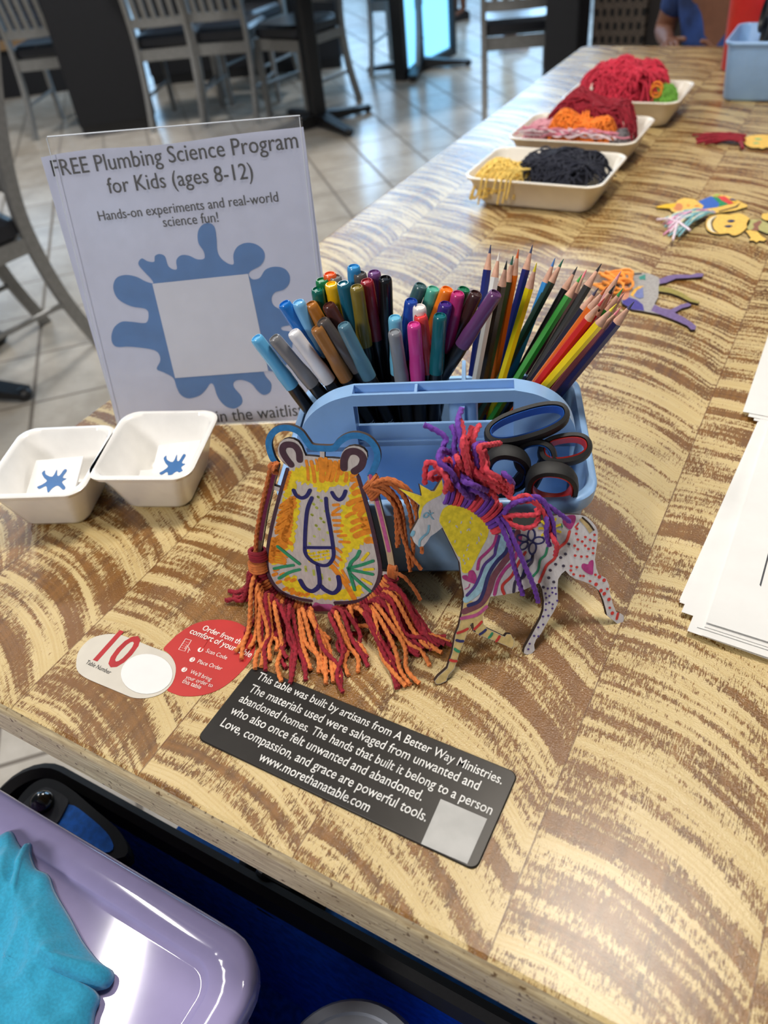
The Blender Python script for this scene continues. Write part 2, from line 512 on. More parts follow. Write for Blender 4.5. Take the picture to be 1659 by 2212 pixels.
# booth partitions
def panel(name, p0, p1, h, t, mat, label, cat):
    p0 = V(p0); p1 = V(p1); e = p1 - p0; L = e.length; e.normalize(); n = V((-e.y, e.x, 0))
    o = thing(name, label, cat, p0, atan2(e.y, e.x))
    m = MB(); m.loft([rrect(L / 2, t / 2, 0.012, z, L / 2, t / 2) for z in (0.06, h)], mat); m.build('panel', o)
    m = MB(); m.box((0.01, 0.01, 0), (L - 0.01, t - 0.01, 0.06), BLACK); m.build('plinth', o, smooth=False)
    m = MB(); m.loft([rrect(L / 2 + 0.008, t / 2 + 0.008, 0.014, z, L / 2, t / 2) for z in (h, h + 0.03)], M((60, 60, 64), 0.5)); m.build('cap_rail', o)
    return o
panel('booth_partition', at(180, 300, 0), at(340, 276, 0), 1.25, 0.12, NAVY, 'tall dark navy booth partition left of the slatted chairs', 'partition')
panel('booth_partition', (-1.27, 3.62, 0), (-1.125, 3.62, 0), 1.3, 0.16, NAVY, 'narrow dark booth end beside the pierced screen, right of the lone chair', 'partition')
panel('booth_partition', at(330, 186, 0), at(740, 146, 0), 1.0, 0.12, NAVY, 'low dark navy booth back running behind the dark table to the bright glass', 'partition')  # left end lengthened to darken the gap behind the chairs
# a booth bench at the far left
o = thing('booth_bench', 'dark upholstered booth bench with a wood strip at the far left', 'bench', at(-40, 235, 0) + V((-0.5, 0.25, 0)), radians(35))
m = MB(); m.loft([rrect(0.85, 0.3, 0.04, z) for z in (0.36, 0.46)], M((38, 42, 54), 0.4)); m.build('seat', o)
m = MB(); m.box((-0.85, -0.27, 0.0), (0.85, 0.27, 0.3), NAVY); m.build('base', o, smooth=False)
m = MB(); m.box((-0.85, -0.3, 0.3), (0.85, 0.3, 0.36), M((140, 112, 78), 0.5)); m.build('wood_strip', o, smooth=False, label='tan wood strip')
m = MB(); m.loft([rrect(0.85, 0.06, 0.03, z, 0, 0.3) for z in (0.3, 1.0)], M((38, 42, 54), 0.4)); m.build('backrest', o)

# ------------------------------------------------------------------ dining chairs and tables
def make_chair(label, loc, rz, group=None):
    c = thing('dining_chair', label, 'chair', loc, rz, group)
    sw, sd, sh = 0.155, 0.17, 0.40
    for s in (-1, 1):
        # rear leg sweeping up into the back upright
        m = MB(); path = catmull([(s * sw, -0.29, 0), (s * sw, -0.225, 0.2), (s * sw, -0.195, 0.40), (s * sw, -0.205, 0.55), (s * sw * 0.97, -0.25, 0.72), (s * sw * 0.95, -0.31, 0.88)], 5)
        rings = []
        for p in path: rings.append([p + V((a, b, 0)) for a, b in ((-.012, -.019), (.012, -.019), (.012, .019), (-.012, .019))])
        m.loft(rings, GREYM); m.build('leg', c, angle=50)
        m = MB(); rings = [[V((s * sw, sd, z)) + V((a, b, 0)) for a, b in ((-.012, -.014), (.012, -.014), (.012, .014), (-.012, .014))] for z in (0, sh)]
        m.loft(rings, GREYM); m.build('leg', c, angle=50)
        m = MB(); m.box((s * sw - 0.009, -0.2, sh - 0.045), (s * sw + 0.009, sd, sh), GREYM); m.build('side_rail', c, smooth=False)
        m = MB(); m.tube([(s * sw, -0.235, 0.17), (s * sw, sd, 0.17)], 0.009, GREYM); m.build('stretcher', c)
    for y in (-0.195, sd):
        m = MB(); m.box((-sw, y - 0.01, sh - 0.055), (sw, y + 0.01, sh), GREYM); m.build('cross_rail', c, smooth=False)
    m = MB(); m.loft([rrect(0.15, 0.17, 0.03, 0.40), rrect(0.165, 0.185, 0.04, 0.415), rrect(0.165, 0.185, 0.045, 0.45), rrect(0.15, 0.17, 0.05, 0.468)], SEAT); m.build('seat', c)
    def bow(z, y, h):
        m = MB(); rings = []
        for k in range(9):
            t = -1 + k / 4; p = V((t * sw, y - 0.02 * (1 - t * t), z))
            rings.append([p + V((0, a, b)) for a, b in ((-.009, -h), (.009, -h), (.009, h), (-.009, h))])
        m.loft(rings, GREYM); return m
    bow(0.53, -0.205, 0.022).build('back_rail', c); bow(0.85, -0.295, 0.03).build('back_rail', c)
    for k in range(5):
        t = -0.66 + 0.33 * k; x = t * sw; o = -0.02 * (1 - t * t)
        m = MB(); rings = [[V((x, y + o, z)) + V((a, b, 0)) for a, b in ((-.013, -.006), (.013, -.006), (.013, .006), (-.013, .006))] for y, z in ((-0.207, 0.54), (-0.25, 0.70), (-0.295, 0.83))]
        m.loft(rings, GREYM); m.build('slat', c, angle=50)
    return c
GC = 'slatted metal dining chairs across the room'
def chair_at(px, py, rz, label, first=[None]):
    """rear-left foot rests at the floor point seen at (px, py)"""
    p = at(px, py, 0); r = Matrix.Rotation(rz, 3, 'Z') @ V((-0.155, -0.29, 0))
    loc = p - r
    if first[0] is None:
        first[0] = make_chair(label, loc, rz, GC); return first[0]
    return dup(first[0], loc, rz, label, GC)
chair_at(447, 274, radians(18), 'grey slatted chair tucked at the dark table, right one of the pair above the sign')
chair_at(331, 286, radians(24), 'grey slatted chair beside the dark partition, left one of the pair above the sign')
chair_at(78, 303, radians(27), 'grey slatted chair with a sunlit seat in front of the far left booth')
chair_at(1046, 288, radians(22), 'lone grey slatted chair beyond the long edge of the painted table')
chair_at(777, 215, radians(172), 'grey slatted chair with a bluish seat right of the black pedestal')
chair_at(652, 172, radians(183), 'grey slatted chair on the far side of the dark table')
chair_at(803, 166, radians(12), 'grey slatted chair in front of the bright glass')
chair_at(215, 740, radians(172), 'close dark slatted chair cut by the left edge beside the sign')

def pedestal_table(label, base, rz, L=0.7, Wd=0.7):
    t = thing('pedestal_table', label, 'table', base, rz, None)
    m = MB(); m.loft([rrect(L / 2 - .004, Wd / 2 - .004, 0.03, 0.72), rrect(L / 2, Wd / 2, 0.03, 0.73), rrect(L / 2, Wd / 2, 0.03, 0.755)], M((132, 112, 84), 0.4, var=0.12, scale=14)); m.build('tabletop', t)
    m = MB(); m.loft([rrect(0.04, 0.04, 0.012, z) for z in (0.05, 0.72)], BLACK); m.build('pedestal', t)
    for k in range(4):
        a = pi / 2 * k; d = V((cos(a), sin(a), 0)); nrm = V((-d.y, d.x, 0)); m = MB()
        rings = []
        for s, h, w in ((0.03, 0.07, 0.035), (0.18, 0.05, 0.03), (0.33, 0.035, 0.026)):
            rings.append([d * s + nrm * w + V((0, 0, 0.015)), d * s + nrm * w + V((0, 0, h)), d * s - nrm * w + V((0, 0, h)), d * s - nrm * w + V((0, 0, 0.015))])
        m.loft(rings, BLACK); m.sphere(d * 0.32 + V((0, 0, 0.02)), 0.02, BLACK, (1.3, 1.3, 1)); m.build('foot', t)
    return t
b0 = at(690, 271, 0)
pedestal_table('dark pedestal dining table among the slatted chairs above the sign', b0, radians(62), 1.2, 0.75)
pedestal_table('pedestal table in front of the bright glass', at(905, 150, 0), radians(20), 0.7, 0.7)
pedestal_table('pedestal table at the left edge, only its black foot in view', at(-130, 850, 0), radians(14), 0.6, 0.6)

# ------------------------------------------------------------------ the painted table
TX0, TX1, TY0, TY1 = -0.642, 0.34, 0.128, 2.105
tb = thing('craft_table', 'long wooden table with brown boards under distressed cream paint', 'table', ((TX0 + TX1) / 2, (TY0 + TY1) / 2, 0))
PAINT = mat_paint(); EDGE = mat_edge_wood()
m = MB(); cx, cy = (TX0 + TX1) / 2, (TY0 + TY1) / 2; hw, hd = (TX1 - TX0) / 2, (TY1 - TY0) / 2
m.loft([rrect(hw - 0.02, hd - 0.02, 0.02, TZ - 0.04, cx, cy), rrect(hw - 0.0035, hd - 0.0035, 0.017, TZ - 0.0009, cx, cy), rrect(hw - 0.006, hd - 0.006, 0.016, TZ, cx, cy)], PAINT)
reparent_world(m.build('painted_boards'), tb)
m = MB(); rings = []
for ins, z in ((0.010, -0.0015), (0.006, -0.0007), (0.003, -0.0028), (0.0008, -0.006), (0, -0.011), (0, -0.040), (0.004, -0.045)):
    rings.append(rrect(hw - ins, hd - ins, 0.02, TZ + z, cx, cy))
m.loft(rings, EDGE, cap1=False, cap0=False)
m.loft([rrect(hw - 0.004, hd - 0.004, 0.02, TZ - 0.045, cx, cy), rrect(hw - 0.03, hd - 0.03, 0.02, TZ - 0.0451, cx, cy)], EDGE, False, False)
reparent_world(m.build('board_edge', label='pale sanded board edge'), tb)
for y in (0.72, 1.6):
    m = MB(); m.loft([rrect(0.05, 0.05, 0.01, z, cx, y) for z in (0.05, TZ - 0.042)], BLACK); reparent_world(m.build('pedestal'), tb)
    m = MB(); m.box((cx - 0.36, y - 0.04, 0), (cx + 0.36, y + 0.04, 0.05), BLACK); m.box((cx - 0.04, y - 0.32, 0), (cx + 0.04, y + 0.32, 0.048), BLACK); reparent_world(m.build('foot', smooth=False), tb)

HT = HP(TZ)
# ------------------------------------------------------------------ acrylic stand with laminated notice
bl = at(257, 925); br = at(739, 908)
SP = PL(bl, atan2(br.y - bl.y, br.x - bl.x), radians(14))
sg = thing('sign_holder', 'clear acrylic stand with a laminated white notice behind the small tubs', 'sign', bl)
def loc_of(p): return ((p - SP.P0).dot(SP.e), (p - SP.P0).dot(SP.up))
ACR = mat_acrylic()
hTL, hTR = loc_of(SP.at(110, 307)), loc_of(SP.at(645, 243))
PAPER = M((184, 189, 210), 0.16, var=0.015, coat=0.6)
INKBLK = M((22, 22, 26), 0.6); INKBLUE = M((62, 108, 164), 0.35, var=0.04)
h0, h1 = hTL[0], hTR[0]; hh = (hTL[1] + hTR[1]) / 2
m = MB()
for off in (-0.0045, 0.0025):
    q = [SP.uv(a, b, off) for a, b in ((h0, 0.001), (h1, 0.001), (h1, hh), (h0, hh))]
    m.prism(q, SP.n * 0.0018, ACR)
q = [SP.uv(a, b, -0.0045) for a, b in ((h0, hh), (h1, hh), (h1, hh + 0.002), (h0, hh + 0.002))]; m.prism(q, SP.n * 0.0088, ACR)
for a in (h0 - 0.0015, h1):
    q = [SP.uv(x, y, -0.0045) for x, y in ((a, 0.001), (a + 0.0015, 0.001), (a + 0.0015, hh), (a, hh))]; m.prism(q, SP.n * 0.0088, ACR)
reparent_world(m.build('acrylic_pocket', smooth=False, label='clear acrylic pocket'), sg)
m = MB(); back = V((-SP.e.y, SP.e.x, 0))
q = [SP.uv(a, 0, -0.003) + back * d for a, d in ((h0, 0), (h1, 0), (h1, 0.075), (h0, 0.075))]; q = [V((p.x, p.y, TZ)) for p in q]
m.prism(q, V((0, 0, 0.002)), ACR); reparent_world(m.build('foot', smooth=False), sg)
# bright glints along the clear pocket's rim, put in as pale tubes
m = MB(); GLINT = M((196, 204, 214), 0.15, var=0.02)
for off in (-0.0045, 0.0043): m.tube([SP.uv(h0, hh + 0.001, off), SP.uv(h1, hh + 0.001, off)], 0.0006, GLINT, 6)
for a in (h0 - 0.001, h1 + 0.001): m.tube([SP.uv(a, 0.004, 0.004), SP.uv(a, hh, 0.004)], 0.0004, GLINT, 6)
reparent_world(m.build('rim_glint'), sg)
m = MB()
tl, tr = loc_of(SP.at(88, 340)), loc_of(SP.at(655, 274)); b0, b1 = loc_of(SP.at(257, 925)), loc_of(SP.at(739, 908))
edge = []
for k in range(13):
    t = k / 12; edge.append(SP.uv(tl[0] + (tr[0] - tl[0]) * t, tl[1] + (tr[1] - tl[1]) * t + 0.0022 * sin(t * 9) * (1 - t)))
q = [SP.uv(b0[0], max(b0[1], 0.002)), SP.uv(b1[0], max(b1[1], 0.002))] + edge[::-1]
m.prism(q, -SP.n * 0.0006, PAPER)
sheet = reparent_world(m.build('laminated_sheet', smooth=False), sg)
def spx(zx, zy): return (60 + zx * 0.3978, 220 + zy * 0.3978)
SPLAT = [(600,880),(618,850),(650,865),(686,868),(690,838),(715,826),(745,840),(762,890),(790,910),(810,905),(806,862),(830,834),(872,834),(920,855),(958,850),(955,812),(926,765),(924,705),(948,668),(985,658),(1014,680),(1025,740),(1030,810),(1050,850),(1088,878),(1118,880),(1116,830),(1140,785),(1190,765),(1242,775),(1280,808),(1286,850),(1262,890),(1212,918),(1200,940),(1222,964),(1260,955),(1290,912),(1340,895),(1392,905),(1421,940),(1420,985),(1390,1020),(1342,1035),(1324,1070),(1340,1110),(1400,1140),(1440,1180),(1438,1208),(1380,1222),(1384,1240),(1430,1252),(1440,1300),(1410,1420),(1345,1462),(1285,1460),(1292,1490),(1322,1530),(1316,1575),(1282,1592),(1248,1570),(1214,1530),(1160,1510),(1122,1520),(1120,1550),(1160,1600),(1162,1640),(1120,1666),(1070,1650),(1030,1600),(1010,1540),(990,1530),(968,1562),(930,1596),(870,1610),(830,1590),(808,1550),(790,1500),(740,1470),(700,1450),(720,1400),(690,1350),(560,1330),(480,1330),(454,1290),(466,1230),(510,1194),(570,1195),(640,1200),(656,1160),(640,1125),(560,1110),(490,1070),(464,1010),(480,958),(530,940),(590,950),(640,975),(680,985),(668,960),(630,920)]
m = MB(); fill(m, SP, [spx(*p) for p in SPLAT], INKBLUE, 0.0002, True)
reparent_world(m.build('blue_splash', smooth=False, label='blue paint splash print'), sheet)
m = MB(); fill(m, SP, [spx(*p) for p in ((676, 988), (1196, 934), (1306, 1462), (800, 1500))], M((192, 195, 208), 0.2, var=0.01), 0.0004)
reparent_world(m.build('blank_panel', smooth=False, label='plain white square'), sheet)
for s, a, b, bo in (('FREE Plumbing Science Program', (117, 381), (645, 319), 0.0), ('for Kids (ages 8-12)', (236, 418), (548, 385), 0.0),
                ('Hands-on experiments and real-world', (215, 477), (602, 435), 0.0), ('science fun!', (354, 490), (473, 479), 0.0), ('Join the waitlist!', (440, 914), (664, 896), 0.0)):
    text_on('lettering', s, SP.at(*a), SP.at(*b), SP.n, INKBLK, sheet, bold=bo, ys=1.1, lift=0.0006)

# ------------------------------------------------------------------ two small white tubs with cards
def tub(name, label, cat, loc, rz, bw, bd, tw, td, h, r, mat, group=None, lip=0.0035, lh=0.005):
    t = thing(name, label, cat, loc, rz, group); m = MB(); rings = []
    def R(k, z, ins=0): return rrect(bw + (tw - bw) * k - ins, bd + (td - bd) * k - ins, r * (0.75 + 0.25 * k), z, n=8)
    rings += [R(0, 0, 0.006), R(0, 0.0015, 0.002), R(0.06, 0.006), R(0.9, h - lh), R(0.9, h - lh + 0.0004, -lip), R(1, h - 0.0012, -lip), R(1, h, -lip + 0.0012), R(1, h, 0.001), R(0.97, h - 0.003, 0.0022), R(0.1, 0.008, 0.0025), R(0.02, 0.004, 0.007)]
    m.loft(rings, mat); m.build('body', t, angle=60); return t
GT = 'small white card tubs'
ZR = TZ + 0.055 * 0.89
def cmid(*ps):
    q = [at(x, y, ZR) for x, y in ps]; return sum(q, V()) / len(q)
c1 = cmid((205, 1022), (400, 1040), (482, 890), (248, 888)); c1.z = TZ
c2 = cmid((160, 1068), (60, 925)); c2.z = TZ
rzt = radians(22)
tubR = tub('card_tub', 'white plastic tub right in front of the sign, holding one tilted card', 'tub', c1, rzt, 0.030, 0.034, 0.0435, 0.047, 0.049, 0.016, CREAMPL)
tubL = tub('card_tub', 'white plastic tub cut by the left edge, with a fuller stack of cards', 'tub', c2, rzt + 0.05, 0.030, 0.034, 0.0435, 0.047, 0.049, 0.016, CREAMPL)
CARD = M((232, 230, 228), 0.5, var=0.02); SPL2 = [(0.52, 0.86), (0.44, 0.62), (0.2, 0.72), (0.14, 0.86), (0.06, 0.78), (0.18, 0.6), (0.3, 0.48), (0.16, 0.36), (0.04, 0.3), (0.14, 0.22), (0.32, 0.3), (0.4, 0.14), (0.46, 0.06), (0.54, 0.2), (0.7, 0.28), (0.9, 0.12), (0.96, 0.2), (0.8, 0.4), (0.92, 0.5), (0.78, 0.56), (0.86, 0.78), (0.76, 0.84), (0.66, 0.64), (0.58, 0.66)]
def card(center, T3, w, label, group, splash=False):
    o = thing('card', label, 'card', center, 0, group) if splash else None
    e, u = T3.col[0], T3.col[1]; n = T3.col[2]
    q = [V(center) + e * a * w / 2 + u * b * w / 2 for a, b in ((-1, -1), (1, -1), (1, 1), (-1, 1))]
    m = MB(); m.prism([p + n * 0.0003 for p in q], -n * 0.0006, CARD)
    if not splash:
        c = m.build('card', smooth=False); return tag(c, label, 'card', group)
    reparent_world(m.build('card_face', smooth=False), o)
    m = MB(); m.poly(catmull([V(center) + e * (a - 0.5) * w * 0.66 + u * (b - 0.5) * w * 0.66 + n * 0.0005 for a, b in SPL2], 3, True), INKBLUE)
    reparent_world(m.build('splash_print', smooth=False, label='small blue splash print'), o); return o
def frame(rz, tilt, roll=0):
    return (Matrix.Rotation(rz, 3, 'Z') @ Matrix.Rotation(tilt, 3, 'X') @ Matrix.Rotation(roll, 3, 'Y'))
random.seed(4)
R0 = Matrix.Rotation(rzt, 3, 'Z')
# left tub: a leaning pile topped by the printed card, looser cards sliding to the right
F = frame(rzt + 0.06, radians(18), radians(-4))
for k in range(9):
    cc = c2 + R0 @ V((-0.009 + k * 0.0004, -0.003 + 0.0004 * k, 0.0165 + 0.0011 * k))
    top = k == 8
    card(cc, F, 0.047, 'topmost square card with a blue splash in the left tub' if top else 'plain white cards stacked under the splash card in the left tub', None if top else 'cards under the top card in the left tub', top)
for k in range(5):
    cc = c2 + R0 @ V((0.009 + 0.0008 * k, -0.004 - 0.0006 * k, 0.0125 + 0.0007 * k - 0.0008 * k))
    card(cc, frame(rzt + 0.2 + 0.03 * k, radians(10), radians(3 + 1.2 * k)), 0.028, 'loose white cards fanned at the right side of the left tub', 'loose cards in the left tub')
F = frame(rzt - 0.05, radians(24), radians(-14))
card(c1 + R0 @ V((0.010, 0.001, 0.0225)), F, 0.047, 'tilted square card with a blue splash in the right tub', None, True)
for k in range(4):
    card(c1 + R0 @ V((-0.004 - 0.001 * k, -0.006 - 0.0008 * k, 0.008 + 0.0012 * k)), frame(rzt + 0.06 * k, radians(4), radians(2)), 0.034, 'plain white cards lying flat in the right tub', 'flat cards in the right tub')

# ------------------------------------------------------------------ stickers on the table and the black plaque
zs = lambda x, y: (100 + x * 0.3134, 1300 + y * 0.3134)
def sticker(name, label, pts, mat, z=0.0004):
    o = thing(name, label, 'sticker', at(*zs(*pts[0])))
    m = MB(); q = catmull([at(*zs(*p), TZ + z) for p in pts], 4, True); m.prism(q, V((0, 0, -z + 0.0001)), mat)
    reparent_world(m.build('backing', smooth=False), o); return o
RED = M((186, 48, 44), 0.4, var=0.03)
red = sticker('order_sticker', 'round red ordering sticker between the pill label and the yarn fringe', [(808, 325), (850, 275), (930, 205), (1040, 145), (1180, 122), (1310, 140), (1405, 205), (1440, 300), (1410, 400), (1310, 515), (1200, 598), (1080, 642), (950, 650), (880, 632), (832, 606), (868, 565), (893, 480), (880, 405), (840, 352)], RED)
WT = M((236, 226, 220), 0.5)
def tt(par, s, a, b, mat, ys=1.15, bold=0.0): text_on('lettering', s, at(*zs(*a)), at(*zs(*b)), (0, 0, 1), mat, par, bold, ys, 0.0007)
tt(red, 'Order from the', (1072, 195), (1352, 306), WT, 1.15, 0.012); tt(red, 'comfort of your table', (985, 218), (1405, 388), WT, 1.15, 0.012)
tt(red, 'Scan Code', (1098, 350), (1240, 402), WT); tt(red, 'Place Order', (1040, 425), (1206, 477), WT); tt(red, "We'll bring", (988, 495), (1132, 550), WT); tt(red, 'your order to', (958, 532), (1142, 594), WT); tt(red, 'this table', (934, 560), (1060, 606), WT)
for n, c in (('1', (1063, 330)), ('2', (1006, 398)), ('3', (951, 467))):
    m = MB(); dot(m, HP(TZ), zs(*c), 0.0021, WT, 0.0006, 20); reparent_world(m.build('number_disc', smooth=False), red)
    tt(red, n, (c[0] - 7, c[1] + 11), (c[0] + 5, c[1] + 14), RED, 1.1)
m = MB()
for pts in (((960, 255), (1000, 265), (955, 340), (912, 328), (960, 255)), ((975, 350), (985, 320), (970, 300), (955, 325)), ((985, 320), (990, 335))):
    stroke(m, HT, [zs(*p) for p in pts], 0.00022, WT, 0.0006, False)
for a in range(4):
    for b in range(3): dot(m, HT, zs(955 - a * 9 + b * 11, 275 + a * 13 + b * 3), 0.00025, WT, 0.0006, 5)
reparent_world(m.build('phone_icon', smooth=False), red)
pill = sticker('table_number_sticker', 'off-white pill-shaped table number 10 label beside the red sticker', [(206, 430), (224, 340), (300, 258), (400, 225), (490, 224), (560, 244), (700, 300), (830, 352), (878, 405), (893, 470), (868, 560), (800, 628), (700, 661), (600, 660), (520, 630), (400, 580), (280, 528), (222, 485)], M((206, 200, 188), 0.35, var=0.02), 0.0006)
m = MB(); q = [zs(692 + 178 * cos(t * pi / 16), 497 + 138 * sin(t * pi / 16)) for t in range(32)]; fill(m, HT, q, M((232, 231, 230), 0.3, var=0.01), 0.0009)
reparent_world(m.build('white_disc', smooth=False), pill)
tt(pill, '10', (328, 398), (508, 468), M((176, 34, 40), 0.4), 1.35, 0.02); tt(pill, 'Table Number', (270, 428), (437, 504), INKBLK, 1.2, 0.006)
# plaque
A_, B_, C_, D_ = at(548, 1443), at(1122, 1668), at(1026, 1889), at(427, 1592)
pc = (A_ + B_ + C_ + D_) / 4; ex = ((B_ - A_) + (C_ - D_)).normalized(); ey = V((-ex.y, ex.x, 0))
pw = ((B_ - A_).length + (C_ - D_).length) / 2; ph = ((A_ - D_).length + (B_ - C_).length) / 2
pq = thing('plaque', 'black metal plaque with white engraved lettering in front of the lion', 'plaque', (pc.x, pc.y, TZ), atan2(ex.y, ex.x))
PLQ = M((44, 41, 38), 0.34, metal=0.35, var=0.05)
m = MB(); m.loft([rrect(pw / 2, ph / 2, 0.005, 0), rrect(pw / 2, ph / 2, 0.005, 0.0010), rrect(pw / 2 - 0.0006, ph / 2 - 0.0006, 0.0046, 0.0015)], PLQ); m.build('plate', pq, angle=60)
LT = M((214, 214, 212), 0.45)
zp = lambda x, y: at(400 + x * 0.4581, 1420 + y * 0.4581, TZ + 0.0015)
for s, a, b in (('This table was built by artisans from A Better Way Ministries.', (334, 100), (1490, 600)), ('The materials used were salvaged from unwanted and', (296, 160), (1380, 628)),
                ('abandoned homes. The hands that built it belong to a person', (250, 207), (1440, 744)), ('who also once felt unwanted and abandoned.', (208, 263), (1112, 678)),
                ('Love, compassion, and grace are powerful tools.', (163, 322), (1132, 776)), ('www.morethanatable.com', (342, 483), (860, 730))):
    text_on('lettering', s, zp(*a), zp(*b), (0, 0, 1), LT, pq, 0.008, 1.22, 0.0002)
m = MB(); m.poly([zp(*p) + V((0, 0, 0.0002)) for p in ((1205, 668), (1424, 762), (1330, 975), (1112, 880))], M((176, 176, 174), 0.5, var=0.05))
reparent_world(m.build('blank_panel', smooth=False, label='plain silver square'), pq)

# ------------------------------------------------------------------ blue caddy with pens, pencils and scissors
CA = radians(23.4); CU = V((cos(CA), sin(CA), 0)); CV = V((-sin(CA), cos(CA), 0))
CC = V((-0.0935, 0.398, TZ)) - CU * 0.109 + CV * 0.078
CHW, CHD, CHH = 0.109, 0.078, 0.085
def cw(x, y, z): return CC + CU * x + CV * y + V((0, 0, z))
caddy = tub('caddy', 'sky blue plastic desk caddy with an arched handle, full of pens', 'caddy', CC, CA, 0.098, 0.067, CHW, CHD, CHH, 0.024, BLUEPL, None, 0.004, 0.012)
m = MB()
for s in (-1, 1):
    out = catmull([(-0.103, 0.079), (-0.1035, 0.087), (-0.099, 0.102), (-0.089, 0.115), (-0.074, 0.1245), (-0.058, 0.129)], 5)
    q = [(p.x, p.y) for p in out] + [(-0.058, 0.095), (-0.058, 0.079)]
    m.prism([V((s * x, -0.0125, z)) for x, z in q], V((0, 0.016, 0)), BLUEPL)
for y0 in (-0.0125, 0.0013): m.box((-0.058, y0, 0.1195), (0.058, y0 + 0.0022, 0.129), BLUEPL)
m.box((-0.058, -0.0103, 0.1195), (0.058, 0.0013, 0.1225), BLUEPL); m.box((-0.013, -0.0103, 0.1225), (-0.011, 0.0013, 0.1285), BLUEPL)
m.build('handle', caddy, angle=40)
m = MB(); m.box((-0.0995, -0.002, 0.004), (0.0995, 0.001, 0.095), BLUEPL); m.box((-0.099, -0.0125, 0.004), (0.099, -0.002, 0.083), BLUEPL)
m.build('middle_wall', caddy, smooth=False)
m = MB(); m.loft([rrect(0.0015, 0.034, 0.001, z, 0.021, 0.036) for z in (0.004, 0.106)], BLUEPL); m.loft([rrect(0.011, 0.009, 0.0085, z, 0.021, 0.014) for z in (0.004, 0.114)], BLUEPL); m.build('divider', caddy)

def pen_upright(tip, low, vt, raw=False):
    if not raw: vt = min(0.064, max(0.024, vt * 0.85 + 0.008))
    n = ray(*tip).cross(ray(*low)); d = ray(*tip)
    Tp = CAM + d * ((CC + CV * vt - CAM).dot(CV) / d.dot(CV))
    o = cw(0, min(0.067, vt + 0.012), 0.006); x = -(o - CAM).dot(n) / CU.dot(n)
    return o + CU * max(-0.094, min(0.094, x)), Tp
def pen_axis(tip, low, vb, L, z0=0.006, clear=0.019):
    for k in range(14):
        B, Tp = pen_axis1(tip, low, vb, L, z0)
        zb, zt = B.z - TZ, Tp.z - TZ
        yb, yt = (B - CC).dot(CV), (Tp - CC).dot(CV)
        ys = [yb + (yt - yb) * (z - zb) / (zt - zb) for z in (0.115, 0.136)]
        if min(ys) >= clear: break
        vb = min(0.066, vb + 0.004); L -= 0.002
    return B, Tp
def pen_axis1(tip, low, vb, L, z0):
    r1, r2 = ray(*tip), ray(*low); n = r1.cross(r2)
    o = cw(0, vb, z0)
    x = -(o - CAM).dot(n) / CU.dot(n); x = max(-0.094, min(0.094, x)); B = cw(x, vb, z0)
    d = CAM - B; b = r1.dot(d); c = d.dot(d) - L * L; disc = b * b - c
    if disc < 0: ts = [-b]
    else: ts = [-b - sqrt(disc), -b + sqrt(disc)]
    best = min(ts, key=lambda t: abs((CAM + r1 * t - CC).dot(CV) - vb - 0.025))
    return B, CAM + r1 * best
MBAR = M((17, 17, 20), 0.28, var=0.05, coat=0.3)
def make_pen(B, Tp, rgb, label, R=0.0055):
    ax = (Tp - B).normalized(); L = (Tp - B).length
    o = thing('marker_pen', label, 'pen', B, 0, 'acrylic marker pens in the caddy')
    cm = M(rgb, 0.25, var=0.03, coat=0.25)
    cl = 0.049
    def lathe(prof, mat):
        m = MB(); rings = []; a = ax.orthogonal().normalized(); b = ax.cross(a)
        for s, r in prof: rings.append([ax * s + (a * cos(2 * pi * k / 18) + b * sin(2 * pi * k / 18)) * r for k in range(18)])
        m.loft(rings, mat); return m
    lathe([(0, R * 0.8), (0.004, R), (L - cl - 0.006, R), (L - cl, R * 0.93), (L - cl + 0.003, R * 0.9)], MBAR).build('barrel', o, angle=50)
    cap = lathe([(L - cl, R * 1.04), (L - cl + 0.012, R * 1.06), (L - cl + 0.020, R * 0.95), (L - 0.003, R * 0.93), (L - 0.0008, R * 0.86), (L, R * 0.74), (L, R * 0.66), (L - 0.0012, R * 0.64), (L - 0.0009, R * 0.3)], cm).build('cap', o, angle=50)
    return o, ax, L
